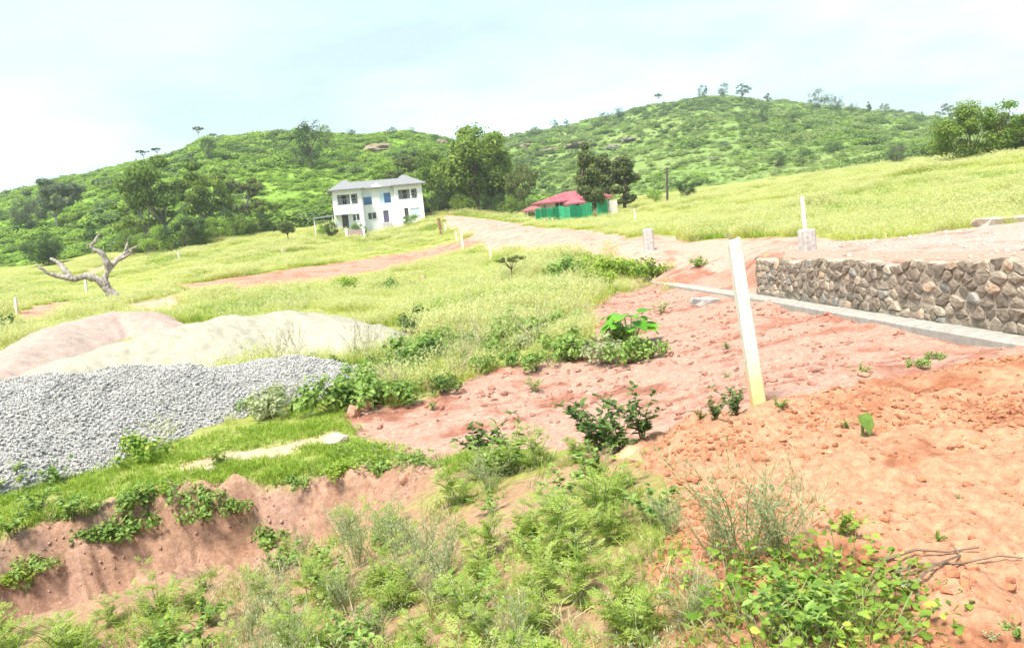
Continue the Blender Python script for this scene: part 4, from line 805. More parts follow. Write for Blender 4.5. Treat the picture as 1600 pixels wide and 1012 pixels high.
for u_, vb_, vt_, D_, lf_, lb_ in ((672, 336, 300, 108, 'dark', 'dark undergrowth bush beside the right corner of the white house'), (700, 337, 292, 107, 'dark', 'dark undergrowth bush at the top end of the dirt road'), (728, 338, 300, 101, 'tree', 'green undergrowth bush under the tall full tree beside the road end'),
                                  (768, 341, 302, 100, 'dark', 'dark undergrowth bush under the tall full tree toward the fence'), (800, 343, 306, 97, 'tree', 'green undergrowth bush between the tall full tree and the thin olive tree'), (838, 345, 314, 90, 'olive', 'olive undergrowth bush at the low end of the green fence')):
    tree(u_, vb_, vt_, D_, 'bush', lf_, TRUNKD, lb_, 90+u_ % 7, wide=.95, n=3500, nm='bush', cat='bush', group='undergrowth at the road end')
for u_, vb_, vt_, D_, lf_, lb_ in ((208, 398, 352, 99, 'tree', 'green undergrowth bush outermost below the spreading trees'), (248, 400, 350, 97, 'scrub', 'light green undergrowth bush under the rounded lower tree'), (312, 392, 346, 99, 'tree', 'green undergrowth bush between the two darkest bushes of the grove'),
                                  (338, 386, 340, 102, 'scrub', 'light green undergrowth bush under the flat layered tree'), (376, 376, 336, 105, 'tree', 'green undergrowth bush below the dull green tree'), (404, 371, 336, 107, 'dark', 'dark undergrowth bush at the inner end of the grove')):
    tree(u_, vb_, vt_, D_, 'bush', lf_, TRUNKD, lb_, 95+u_ % 5, wide=1.05, n=3500, nm='bush', cat='bush', group='undergrowth below the spreading trees')
# trees on the hills, each stood where its foot meets the slope
def hilltree(f, u, vb, vt, kind, leaf, label, seed, wide=1., group='trees on the hills', n=1500):
    d0 = 100; p = march(f, u, vb, d0, 700); vt = vt-.3*(vb-vt)
    if p[1] > 650: p = march(f, u, vb+6, d0, 700)
    tree(u, vb, vt, float((p-CAM)@fw), kind, leaf, TRUNKP if leaf == 'greyg' else TRUNKD, label, seed, group, on=f, wide=wide, n=n, p=p)
for a in [(HL, 226, 256, 239, 'umbrella', 'dark', 'dark umbrella tree on the left skyline, lower of two side by side', 41, .9), (HL, 247, 249, 235, 'umbrella', 'dark', 'dark umbrella tree on the left skyline, higher of two side by side', 42, .9),
 (HL, 312, 222, 203, 'umbrella', 'greyg', 'thin flat topped tree on the left skyline above the spreading trees', 43, .8), (HL, 335, 218, 206, 'umbrella', 'greyg', 'small flat topped tree beside the thin one on the left skyline', 44, .9),
 (HL, 327, 250, 222, 'broad', 'dark', 'dark bushy tree just below the flat topped skyline trees', 45, .8), (HL, 489, 264, 203, 'broad', 'dark', 'tall dark tree on the left hill above the house', 46, .75), (HL, 512, 236, 206, 'broad', 'tree', 'green tree against the right side of the tall dark hill tree', 47, .8),
 (HL, 549, 214, 202, 'bush', 'dark', 'small round tree on the skyline beside the tall dark hill tree', 48, .8), (HL, 614, 212, 199, 'bush', 'dark', 'small dark skyline tree above the bare rock patch', 49, .9), (HL, 642, 210, 200, 'bush', 'tree', 'small bushy skyline tree behind the tall full tree', 50, 1.),
 (HL, 545, 256, 234, 'bush', 'tree', 'rounded tree under the bare rock patch of the left hill', 61, .8), (HL, 470, 262, 232, 'bush', 'dark', 'dark bush leaning on the tall dark hill tree', 62, .8), (HL, 560, 248, 236, 'bush', 'dark', 'dark bush at the edge of the bare rock patch', 63, .9), (HL, 440, 300, 276, 'bush', 'scrub', 'pale rounded bush on the slope left of the house roof', 64, 1.),
 (HR, 836, 212, 200, 'bush', 'dark', 'first skyline tree up from the saddle on the far hill', 51, 1.1), (HR, 866, 202, 189, 'bush', 'dark', 'rounded skyline tree of the pair low on the far ridge', 52, .8), (HR, 885, 197, 185, 'broad', 'dark', 'taller skyline tree of the pair low on the far ridge', 53, .8),
 (HR, 944, 192, 176, 'bush', 'dark', 'bush on the far ridge where the slope starts to steepen', 54, .9), (HR, 966, 184, 170, 'bush', 'dark', 'wide bush on the far ridge beside the steepening slope', 55, 1.2), (HR, 1030, 166, 151, 'umbrella', 'greyg', 'thin airy tree alone on the far ridge below the summit', 56, .7),
 (HR, 1099, 155, 138, 'broad', 'dark', 'summit tree on the far hill, leftmost of three by the top', 57, .9), (HR, 1131, 155, 136, 'broad', 'dark', 'middle one of three summit trees on the far hill', 58, .9), (HR, 1160, 158, 136, 'spread', 'dark', 'widest of three summit trees on the far hill', 59, .9),
 (HR, 1200, 166, 151, 'open', 'greyg', 'airy tree just past the summit of the far hill', 60, 1.), (HR, 1280, 172, 146, 'bush', 'dark', 'big dome shaped tree on the far ridge past the summit', 65, 1.0), (HR, 1305, 174, 155, 'bush', 'dark', 'smaller rounded tree against the big dome shaped ridge tree', 66, .9),
 (HR, 1334, 176, 162, 'bush', 'dark', 'dark tree on the descending far ridge', 67, .9), (HR, 1357, 179, 164, 'column', 'dark', 'narrow tree on the descending far ridge', 68, 1.2), (HR, 1383, 182, 166, 'broad', 'greyg', 'pale tree on the descending far ridge', 69, .9),
 (HR, 1405, 186, 172, 'bush', 'greyg', 'low bush between the pale ridge tree and the wide crest tree', 70, 1.1), (HR, 1438, 194, 176, 'bush', 'scrubd', 'rounded bush on the lowest part of the far ridge', 71, 1.), (HR, 1484, 196, 169, 'spread', 'greyg', 'wide grey green tree at the low end of the far ridge', 72, 1.2),
 (HR, 1194, 196, 172, 'broad', 'dark', 'dark tree standing on the slope under the summit', 73, .7), (HR, 1243, 194, 178, 'bush', 'dark', 'darker one of two bushes below the dome shaped ridge tree', 74, .8), (HR, 1230, 196, 184, 'bush', 'scrubd', 'paler one of two bushes below the dome shaped ridge tree', 75, .9),
 (HR, 1160, 216, 203, 'broad', 'dark', 'egg shaped dark tree on the open slope of the far hill', 76, .8), (HR, 1176, 220, 206, 'broad', 'dark', 'second egg shaped dark tree on the open slope of the far hill', 77, .8), (HR, 1302, 242, 224, 'bush', 'dark', 'dark pointed bush in the hollow of the far hill', 78, .9),
 (HR, 1150, 186, 176, 'bush', 'dark', 'bush beside the reddish rocks below the summit', 79, 1.2), (HR, 1130, 232, 220, 'bush', 'greyg', 'greyish bush above the flat rock of the far hill', 80, 1.), (HR, 1215, 262, 242, 'bush', 'dark', 'dark thicket tree in the gully of the far hill', 81, 1.3), (HR, 1255, 258, 238, 'bush', 'dark', 'broad thicket tree beside the gully of the far hill', 82, 1.4)]:
    hilltree(*a[:8], wide=a[8])
def outcrop(f, u, v, wpx, hpx, label, seed, m):
    p = march(f, u, v, 100, 700); D = float((p-CAM)@fw); r = wpx/FPX*D/2; me = stone_mesh('rock_outcrop', m, seed, (r, r*1.1, hpx/FPX*D*.5), .2, 2); link('rock_outcrop', me, loc=p-np.array((0, 0, .1)), label=label, cat='rock')
OC = mat('outcrop_rock', (.21, .18, .17), (.15, .125, .12), scale=.3, rough=.95, bump=.6, bd=.5); OC2 = mat('brown_outcrop', (.27, .20, .14), (.18, .15, .09), scale=.25, rough=.95, bump=.6, bd=.5)
outcrop(HL, 592, 236, 50, 22, 'bare brown rock face on the left hill above the house', 301, OC2); outcrop(HR, 982, 219, 30, 7, 'flat purplish rock high on the slope behind the pointed trees', 302, OC)
outcrop(HR, 958, 231, 24, 9, 'broader purplish rock below the flat one behind the pointed trees', 303, OC); outcrop(HR, 1116, 249, 30, 9, 'lone dark flat rock on the middle slope of the far hill', 304, OC)
outcrop(HR, 862, 236, 46, 9, 'long brownish bare rock near the saddle behind the tall full tree', 308, OC2); outcrop(HR, 905, 226, 40, 7, 'brownish bare rock strip above the pointed trees', 309, OC2); outcrop(HR, 825, 228, 26, 8, 'small brown rock close to the saddle', 310, OC2); outcrop(HL, 690, 226, 22, 16, 'brown rock face on the end of the nearer hill beside the tall full tree', 311, OC2)
outcrop(HR, 1105, 184, 16, 5, 'reddish rock just under the summit trees', 305, OC2); outcrop(HR, 1140, 160, 22, 6, 'line of pale rock at the summit of the far hill', 306, OC2); outcrop(HR, 1000, 272, 16, 7, 'grey rock low on the far hill by the pointed trees', 307, OC)
# ------------------------------------------------------------------ hillside scrub (one mass on each hill)
def bushm(name, leaf, seed, n=260, r=1., fl=.7):
    g = np.random.default_rng(seed); K = 9; C = rdir(K, g, -.1, 1)*np.array((.62, .62, .5))*r*g.random((K, 1))**.5+np.array((0, 0, .25*r)); R_ = np.repeat((.36+.25*g.random(K))[:, None]*r, 3, 1); R_[:, 2] *= fl
    ge = Geo(); leafy(ge, g, C, R_, n, .23*r, .15*r, .6); return ge.mesh(name, leaf)
sc_l = [bushm('scrub', LM[k], 400+i, 330) for i, k in enumerate(('scrub', 'scrub', 'bright', 'scrub', 'tree', 'scrubd'))]
sc_r = [bushm('scrub', LM[k], 420+i, 220) for i, k in enumerate(('scrubg', 'scrubg', 'scrub', 'scrubg', 'scrubd', 'scrubd'))]
def scrub(name, f, u0, u1, d0, d1, n, srcs, smin, smax, label, seed, nsc):
    g = np.random.default_rng(seed); a = np.arctan((u0-CU)/FPX)+(np.arctan((u1-CU)/FPX)-np.arctan((u0-CU)/FPX))*g.random(n); d = np.sqrt(d0*d0+(d1*d1-d0*d0)*g.random(n)); x, y = d*np.sin(a), d*np.cos(a); z = f(x, y)
    gz = z > np.interp(a, f.fa, f.fz)-.5; nz = fbm(x/nsc, y/nsc, seed, 3)+.35*fbm(x/nsc*4, y/nsc*4, seed+3, 2); keep = gz & (nz > -.75+.5*g.random(n)); x, y, z, nz = x[keep], y[keep], z[keep], nz[keep]; m = len(x)
    s = (smin+(smax-smin)*g.random(m)**2.6)*(1+.5*np.clip(nz, -.5, .6))*np.where(nz > .22, 1.35, 1); q = g.random(m); idx = np.where((nz > .2) & (q < .62), 5, np.where((nz > .0) & (q < .35), 4, g.integers(0, 4, m)))
    scatter(name, np.stack([x, y, z-.15], 1), srcs, scl=np.stack([s, s, s*(.5+.35*g.random(m))], 1), idx=idx, label=label, cat='scrub')
scrub('hillside_scrub', HL, -120, 960, 104, 275, 12000, sc_l, .8, 2.3, 'dense bright green scrub covering the nearer hill behind the white house', 501, 22.)
scrub('hillside_scrub', HR, 640, 1720, 118, 500, 24000, sc_r, .5, 2.2, 'greyish green scrub and grass covering the far hill', 531, 40.)

lo_l = [bushm('low_scrub', LM[k], 440+i, 150, fl=.5) for i, k in enumerate(('scrub', 'bright', 'scrub', 'tree', 'scrub', 'scrubd'))]
lo_r = [bushm('low_scrub', LM[k], 450+i, 110, fl=.5) for i, k in enumerate(('scrubg', 'scrub', 'scrubg', 'scrubg', 'scrub', 'scrubd'))]
scrub('hillside_undergrowth', HL, -120, 960, 104, 275, 16000, lo_l, .5, 1.3, 'low light green undergrowth filling the gaps on the nearer hill', 561, 12.)
scrub('hillside_undergrowth', HR, 640, 1720, 118, 500, 36000, lo_r, .5, 1.5, 'low grassy undergrowth filling the gaps on the far hill', 571, 25.)
# ------------------------------------------------------------------ grass covers
def sector(d0, d1, dens, seed, a0=-37, a1=39):
    g = np.random.default_rng(seed); n = int((R(a1)-R(a0))/2*(d1*d1-d0*d0)*dens); a = R(a0)+(R(a1)-R(a0))*g.random(n); d = np.sqrt(d0*d0+(d1*d1-d0*d0)*g.random(n)); return d*np.sin(a), d*np.cos(a), g
HEAPZ = [np.array([at(*p)[:2] for p in c]) for c in (((-60,640,15),(0,600,17),(40,560,20),(100,520,23),(170,500,25.5),(240,515,24.5),(270,525,23.5)), ((20,602,13.6),(60,586,14.5),(120,560,15.5),(200,531,16.5),(300,506,17.5),(380,493,18.5),(450,488,19),(500,496,18.5),(545,512,17.5)), ((-140,612,9.6),(60,588,10.6),(200,577,11.4),(320,573,12),(440,562,12.7),(485,570,12.5)))]
def heapd(x, y):
    """distance to the nearest heap's crest line"""
    best = np.full(np.shape(x), 1e9)
    for C in HEAPZ:
        for a, b in zip(C, C[1:]):
            d = b-a; t = np.clip(((x-a[0])*d[0]+(y-a[1])*d[1])/(d@d), 0, 1); best = np.minimum(best, np.hypot(x-a[0]-t*d[0], y-a[1]-t*d[1]))
    return best
Z['green_strip'] = zone([(-200,900),(0,735),(200,712),(400,668),(470,640),(530,600),(560,640),(640,690),(760,720),(740,760),(640,748),(450,756),(300,764),(130,806),(0,846),(-200,930)])
Z['weeds'] = zone([(-100,1400),(-60,1000),(100,990),(250,950),(330,908),(480,846),(640,826),(730,768),(790,715),(900,720),(960,750),(1050,785),(1085,850),(1085,910),(1440,975),(1480,1100),(1300,1500),(400,1500)])
def openland(x, y):
    c = cover(x, y); bare = np.zeros(x.shape, bool)
    for k in ('mound', 'plot', 'plat', 'road', 'track', 'track2', 'path', 'redbank', 'sandy', 'hillpath'): bare |= c[k]
    s, dp = bank(x, y); bare |= (s > -.08) & (s < 1.2) & (dp > .12); bare |= heapd(x, y) < np.where(np.hypot(x, y) < 13.2, 1.75, 1.9); w = highw(x, y); bare |= (np.abs(x-edge_x(y)+.1) < 1.1) & (y < 26) & (y > 3); bare |= (w > .02) & (y < 15.5); return ~bare, c
tm = [tuft('meadow_tuft', [LM['meadow'], LM['seed']], 600+k, 34, .40+.09*k, .28, .015, .6, 16, .08) for k in range(4)]
tt_ = [tuft('tall_tuft', [LM['meadow'], LM['seed']], 630+k, 30, .62+.1*k, .30, .013, .5, 46, .085) for k in range(2)]
td_ = [tuft('straw_tuft', [LM['dry'], LM['seed']], 660, 34, .4, .26, .013, .7, 10, .07)]
tl = [tuft('lush_tuft', [LM['lush']], 610+k, 60, .10+.03*k, .14, .009, .7) for k in range(3)]
tg = [tuft('green_tuft', [LM['lush'], LM['seed']], 620+k, 44, .34+.06*k, .22, .015, .6, 3, .05) for k in range(2)]
PP, SS, II = [], [], []
for d0, d1, dens, sm in ((10, 17, 22, .8), (17, 34, 15, 1.05), (34, 60, 7, 1.35), (60, 112, 3.2, 1.8)):
    x, y, g = sector(d0, d1, dens, int(d0)); ok, c = openland(x, y); ok &= ~c['green_strip']; x, y = x[ok], y[ok]; n_ = len(x); nz = fbm(x*.22, y*.22, 61, 3)+.4*fbm(x*.8, y*.8, 62, 2)
    kp_ = g.random(n_) < np.clip(1.1+nz, .35, 1); x, y, nz = x[kp_], y[kp_], nz[kp_]; n_ = len(x)
    PP.append(np.stack([x, y, H(x, y)], 1)); s_ = sm*(.55+.45*g.random(n_))*np.clip(1+1.0*nz, .35, 1.8); SS.append(np.stack([s_, s_, s_*np.interp(sm, [.7, 1, 1.35, 1.8], [.95, .85, .6, .42])], 1)); n5 = fbm(x*.35+3, y*.35, 67, 3)+.3*fbm(x*1.3, y*1.3, 68, 2); n6 = fbm(x*.5, y*.5, 69, 3); II.append(np.where(n6 > .3+.4*g.random(n_), 8, np.where(n5 > .12+.25*g.random(n_), 6+g.integers(0, 2, n_), np.where(nz+.5*g.random(n_) > .34, 4+g.integers(0, 2, n_), g.integers(0, 4, n_)))))
scatter('meadow_grass', np.concatenate(PP), tm+tg+tt_+td_, scl=np.concatenate(SS), idx=np.concatenate(II), label='pale yellow green meadow grass with seed heads covering the open slopes', cat='grass')
x, y, g = sector(5.2, 14, 95, 77); ok, c = openland(x, y); ok &= c['green_strip']; nz = fbm(x*1.1, y*1.1, 64, 3); ok &= g.random(len(x)) < np.clip(.8+nz, .15, 1); x, y, nz = x[ok], y[ok], nz[ok]
scatter('short_grass', np.stack([x, y, H(x, y)], 1), tl, scl=.6+.5*g.random(len(x))+.3*nz, label='short bright green grass on the strip between gravel heap and cut bank', cat='grass')
# ------------------------------------------------------------------ weeds
def pinn(ge, g, P, D, N, Ln, mi=0):
    """deeply cut feathery leaves: pairs of narrow lobes along a drooping midrib"""
    n = len(P); D = unit(D); Sd = unit(np.cross(D, N)); N = np.cross(Sd, D); t0 = g.random(n); Ln = np.asarray(Ln)[:, None]
    for k in range(5):
        t = .22+.15*k; B = P+D*Ln*t-N*Ln*.22*t*t; l = Ln[:, 0]*(.36-.11*abs(k-1.5)*.6)
        for sgn in (1, -1): ge.leaf(B, D*.62+Sd*sgn*.8-N*.1, N, l, l*.36, tint=np.clip(t0+.15*(g.random(n)-.5), 0, 1), mi=mi)
    ge.leaf(P+D*Ln*.8-N*Ln*.14, D-N*.3, N, Ln[:, 0]*.3, Ln[:, 0]*.1, tint=t0, mi=mi); ge.leaf(P, D-N*.1, N, Ln[:, 0]*.9, Ln[:, 0]*.045, tint=t0, mi=mi, droop=.18)
def stems(ge, g, n, h, lean, r, mi=1, segs=5, base=.03):
    out_ = []
    for k in range(n):
        a = g.random()*6.28; d = np.array((math.cos(a), math.sin(a), 0)); l = lean*(.2+g.random()); hh = h*(.6+.4*g.random()); t = np.linspace(0, 1, segs)[:, None]
        P = d*base*g.random()+d*l*hh*t**1.5+np.array((0, 0, 1.))*hh*t*(1-.15*l*t); P[0, 2] = -.04; P[1:-1] += (g.random((segs-2, 3))-.5)*.06*hh; ge.tube(P, np.linspace(r, r*.4, segs), 4, cap=False, mi=mi); out_.append(P)
    return out_
def along(P, t):
    i = np.clip(t*(len(P)-1), 0, len(P)-1.001); k = i.astype(int); f = (i-k)[:, None]; return P[k]*(1-f)+P[k+1]*f, unit(P[k+1]-P[k])
def weed(kind, seed):
    """foliage mesh and stem mesh of one plant"""
    g = np.random.default_rng(seed); ge, gs_ = Geo(), Geo(); up_ = np.array((0, 0, 1.))
    if kind == 'feather':
        for P in stems(gs_, g, 6, .42, .55, .004, 0):
            n = 11; t = .12+.86*g.random(n); B, T = along(P, t); D = unit(rdir(n, g, -.1, .5)+.5*T); pinn(ge, g, B, D, unit(up_+.4*rdir(n, g)), .15*(1.1-.62*t)*(.8+.4*g.random(n)))
            B, T = along(P, .86+.14*g.random(7)); B = np.repeat(B, 3, 0)+.035*rdir(21, g); ge.leaf(B, rdir(21, g, .2, 1), rdir(21, g), .009, .006, tint=g.random(21), mi=1)
        pinn(ge, g, np.zeros((9, 3))+(0, 0, .02), rdir(9, g, .05, .5), unit(up_+.3*rdir(9, g)), .17*(.7+.5*g.random(9))); return ge, gs_, 'feather', STEM
    if kind == 'airy':
        for P in stems(gs_, g, 16, .52, .55, .0025, 0, 6, .05):
            n = 46; t = .15+.85*g.random(n); B, T = along(P, t); off = rdir(n, g, -.2, .7)*(.05*g.random(n))[:, None]; ge.leaf(B+off*.8, unit(off+.02*T), rdir(n, g), .024*(.6+.7*g.random(n)), .008)
            for q in range(4):
                b, T = along(P, np.array([.35+.15*q])); gs_.tube([b[0], b[0]+unit(T[0]+.8*rdir(1, g)[0])*.09], .0012, 3, cap=False)
        return ge, gs_, 'grey', STEM
    if kind == 'vine':
        n = 130; a = g.random(n)*6.28; r = .30*np.sqrt(g.random(n)); B = np.stack([r*np.cos(a), r*np.sin(a), .02+.24*g.random(n)**1.3*(1-r/.36)+.03*g.random(n)], 1); d = rdir(n, g, -.25, .2); ge.leaf(B, d, unit(up_*.9+.8*rdir(n, g)), .036*(.4+.9*g.random(n)), .030*(.4+.9*g.random(n)), fine=True, fold=.1)
        for q in range(26): k = q*5 % n; gs_.tube([(B[k, 0]*.5, B[k, 1]*.5, -.02), B[k]*np.array((.8, .8, .6)), B[k]], .0022, 3, cap=False)
        return ge, gs_, 'vine', STEM
    if kind == 'shrub':
        for P in stems(gs_, g, 9, .50, .75, .0045, 0, 5, .04):
            n = 26; t = .15+.85*g.random(n); B, T = along(P, t); D = unit(rdir(n, g, -.4, .5)+.25*T); ge.leaf(B, D, unit(up_+.6*rdir(n, g)), .075*(.6+.6*g.random(n)), .036*(.7+.5*g.random(n)), fine=True)
        return ge, gs_, 'dweed', TWIG
    if kind == 'broad':
        for P in stems(gs_, g, 9, .26, .9, .0035, 0, 4, .03):
            n = 16; t = .25+.75*g.random(n); B, T = along(P, t); D = unit(rdir(n, g, -.25, .4)+.2*T); ge.leaf(B, D, unit(up_+.5*rdir(n, g)), .05*(.5+.7*g.random(n)), .028*(.5+.7*g.random(n)), fine=True)
        return ge, gs_, 'weed', STEM
    if kind == 'bush':
        C = rdir(10, g, 0, 1)*np.array((.34, .34, .2))*g.random((10, 1))**.5+np.array((0, 0, .14)); leafy(ge, g, C, np.full((10, 3), .15), 420, .065, .042, .7, fine=True)
        for c in C: gs_.tube([(0, 0, -.04), c*.5, c], .004, 4, cap=False)
        return ge, gs_, 'weed', TWIG
    if kind == 'dry':
        for P in stems(gs_, g, 9, .62, .5, .0022, 0, 5, .05):
            n = 14; t = .55+.45*g.random(n); B, T = along(P, t); ge.leaf(B, unit(T+.8*rdir(n, g)), rdir(n, g), .035, .007); B, T = along(P, .1+.4*g.random(3)); ge.leaf(B, unit(T+.7*rdir(3, g)), rdir(3, g), .16, .008, droop=.4)
        return ge, gs_, 'dry', MATS['dry_stalks']
WM = {}
def wmesh(kind, v, leaf=None):
    k = (kind, v, leaf)
    if k not in WM:
        ge, gs_, lf, st = weed(kind, 700+v*31+sum(map(ord, kind))); WM[k] = (ge.mesh('foliage', [LM[leaf or lf], LM['petal']]), gs_.mesh('stem', st))
    return WM[k]
NMS = dict(feather='feathery_weed', airy='wispy_weed', vine='creeping_vine', shrub='leafy_shrub', broad='broadleaf_weed', bush='low_bush', dry='dry_grass')
def wput(kind, x, y, sc, label, group=None, v=0, leaf=None, nm=None, cat=None, sink=.01):
    f, s = wmesh(kind, v, leaf); r = link(nm or NMS[kind], None, loc=(x, y, Hz(x, y)-sink), rz=(x*7.7+y*3.1) % 6.28, label=label, cat=cat or ('grass' if kind == 'dry' else 'shrub' if kind in ('shrub', 'bush') else 'weed'), group=group); r.scale = (sc,)*3 if np.ndim(sc) == 0 else sc
    link('foliage', f, parent=r); link('stem', s, parent=r); return r
def wpx(kind, u, vb, hpx, label, natural, **k):
    """plant with its foot at the photo point (u, v), hpx photo pixels tall"""
    p = G(u, vb); D = float((p-CAM)@fw); return wput(kind, p[0], p[1], hpx/FPX*D/natural, label, **k)
NAT = dict(feather=.42, airy=.5, vine=.2, shrub=.48, broad=.25, bush=.4, dry=.6)
# single plants that the photograph shows one by one
for i, (kind, u, v, hp_, label, leaf) in enumerate([
 ('shrub', 935, 702, 105, 'dark leafy shrub at the tip of the red mound, bigger of two stems clumps', None), ('shrub', 1005, 686, 85, 'dark leafy shrub beside the bigger one above the orange boulder', None), ('shrub', 968, 706, 90, 'dark leafy shrub between the orange boulder and its bigger neighbour', None),
 ('shrub', 752, 722, 85, 'upright green shrub at the near edge of the red plot, tallest there', None), ('shrub', 805, 728, 80, 'bushy green shrub at the weedy front edge of the red plot', 'weed'), ('shrub', 778, 745, 70, 'green shrub in front of the upright one at the plot edge', 'weed'),
 ('shrub', 1150, 648, 56, 'dark small leaved shrub hugging the foot of the leaning white post', None), ('shrub', 1118, 655, 42, 'low dark creeper strip left of the leaning post', None), ('shrub', 1096, 657, 20, 'lowest dark creeper at the tip of the strip by the post', None),
 ('bush', 985, 566, 46, 'leafy bush under the big bright leaves on the red plot', None), ('bush', 945, 570, 44, 'grey green bush beside the one under the big leaves', 'grey'), ('bush', 1010, 562, 40, 'leafy bush on the outer side of the big leaved plant', None), ('bush', 915, 560, 34, 'small grey green bush trailing from the big leaved plant', 'grey'), ('bush', 968, 545, 44, 'bush directly behind the big bright leaves', None),
 ('bush', 695, 612, 34, 'round dark green bush on the red plot edge with bare soil around it', 'dweed'), ('bush', 840, 580, 36, 'leafy bush in front of the meadow on the red plot edge', None), ('bush', 800, 572, 30, 'small bush left of the leafy one at the plot edge', None), ('bush', 745, 582, 34, 'bush in front of the red boulder', None), ('bush', 885, 560, 26, 'small grey green bush on the open red soil', 'grey'),
 ('bush', 545, 628, 44, 'leafy weed bush beside the gravel heap end', None), ('bush', 590, 632, 52, 'largest leafy bush at the corner of the red plot', None), ('bush', 640, 632, 44, 'leafy bush right of the largest one at the plot corner', None), ('bush', 570, 598, 46, 'leafy bush behind the plot corner next to the gravel', None), ('bush', 625, 592, 44, 'taller weed bush behind the plot corner', None), ('bush', 665, 570, 50, 'dark green bush below the pinkish boulder', 'dweed'), ('bush', 520, 580, 26, 'dark green bush at the tip of the gravel heap', 'dweed'), ('bush', 700, 566, 34, 'leafy bush in front of the pinkish boulder', None), ('bush', 775, 556, 30, 'bush between the boulders and the open red soil', None), ('bush', 655, 520, 42, 'dark weed bush standing in the meadow behind the boulders', 'dweed'), ('bush', 820, 545, 28, 'pale bush at the meadow edge above the red soil', 'grey'),
 ('bush', 213, 722, 50, 'upright bright green bush on the near edge of the gravel heap', 'vine'), ('bush', 420, 652, 50, 'olive wispy bush growing on the gravel heap', 'grey'), ('bush', 395, 645, 30, 'low green bush left of the olive one on the gravel', None), ('bush', 440, 632, 40, 'thin bush behind the olive one on the gravel', 'grey'),
 ('broad', 835, 612, 26, 'single small seedling on the open red plot', None), ('broad', 676, 642, 18, 'tiny seedling on red soil before the weed bushes', None), ('broad', 1218, 640, 22, 'small green weed at the right of the leaning post foot', None), ('broad', 1035, 490, 22, 'small weed on the red soil above the big leaved plant', None), ('broad', 1137, 545, 16, 'tiny weed between the big leaved plant and the leaning post', None), ('broad', 1345, 586, 22, 'small weed beside the flat pale stone on the plot', None), ('broad', 1136, 590, 10, 'very small weed left of the leaning post', None),
 ('broad', 1314, 835, 50, 'small upright herb with yellowish leaves alone on the red mound', 'vine'), ('broad', 1463, 845, 20, 'tiny bright seedling alone on the red mound', 'vine'), ('broad', 1498, 778, 10, 'very tiny seedling on the upper red mound', None), ('broad', 1415, 920, 36, 'dull green herb beside the dry twigs on the mound', 'grey'), ('broad', 1592, 998, 36, 'weed at the frame corner of the red mound', None), ('broad', 1550, 1000, 20, 'small dull weed near the frame corner of the mound', 'grey'), ('broad', 1325, 668, 18, 'little weed next to the single big leaf on the mound', None),
 ('airy', 1165, 890, 215, 'tall wispy grey green weed on the edge of the red mound', None), ('airy', 1120, 880, 120, 'low wispy grey weed in front of the tall wispy one', None), ('airy', 1215, 870, 150, 'thin wispy weed with cream flower heads beside the tall one', None), ('dry', 1260, 850, 165, 'thin pale flowering stalks leaning over the red mound', None), ('dry', 1185, 800, 120, 'pale flower stalks behind the tall wispy weed', None),
 ('bush', 540, 452, 24, 'green bush standing in the pale meadow by the red track', 'lush'), ('bush', 605, 458, 26, 'darker bush in the pale meadow near the red track', 'weed'), ('bush', 1015, 438, 36, 'bright green bush at the end of the concrete strip', 'vine'), ('bush', 985, 430, 34, 'bright green bush next to the one at the strip end', 'vine'), ('bush', 955, 436, 40, 'olive green bush at the meadow end near the strip', 'lush'), ('bush', 885, 436, 40, 'dull dark bush in the meadow beside the sapling', 'weed'), ('bush', 905, 425, 30, 'bush behind the dull dark one in the meadow', 'lush'), ('bush', 930, 448, 34, 'bush at the meadow edge above the red bank', 'lush'), ('bush', 1090, 418, 18, 'low tuft of green on the red bank beside the wall', 'weed'),
 ('bush', 1435, 575, 20, 'low green clump on the far side of the red mound', None), ('bush', 1460, 562, 16, 'second low green clump toward the strip behind the mound', None), ('bush', 5, 530, 40, 'dark green bush at the picture edge beside the pink soil heap', 'dweed'), ('bush', 210, 838, 45, 'leafy weed hanging on the face of the cut bank', None), ('bush', 235, 800, 50, 'leafy weed at the lip of the cut bank', None), ('bush', 180, 845, 30, 'dark little weed in the crack of the cut bank', 'dweed'), ('bush', 320, 790, 36, 'small weed drooping over the cut bank lip', 'weed'),
 ('vine', 600, 722, 36, 'patch of round leaves on the grass strip beside the red plot', None), ('vine', 560, 712, 30, 'patch of leaves next to the flat pale stone', 'weed'), ('vine', 645, 728, 30, 'leaf patch where the grass strip meets the red plot', 'weed'), ('broad', 350, 728, 44, 'pale green weed standing on the sandy patch', 'feather'), ('broad', 60, 800, 50, 'broad leaved weed above the cut bank near the frame edge', None), ('broad', 110, 815, 50, 'weed on the lip of the cut bank with hanging leaves', None), ('broad', 20, 840, 50, 'weed clump at the lip of the cut bank by the frame edge', None), ('broad', 15, 772, 50, 'olive weed beside the gravel at the frame edge', 'vine'), ('broad', 95, 755, 44, 'weed at the foot of the gravel heap near the frame edge', None), ('broad', 150, 800, 30, 'small weed on the lip between two larger ones', None)]):
    wpx(kind, u, v, hp_, label, NAT[kind], v=i % 3, leaf=leaf)
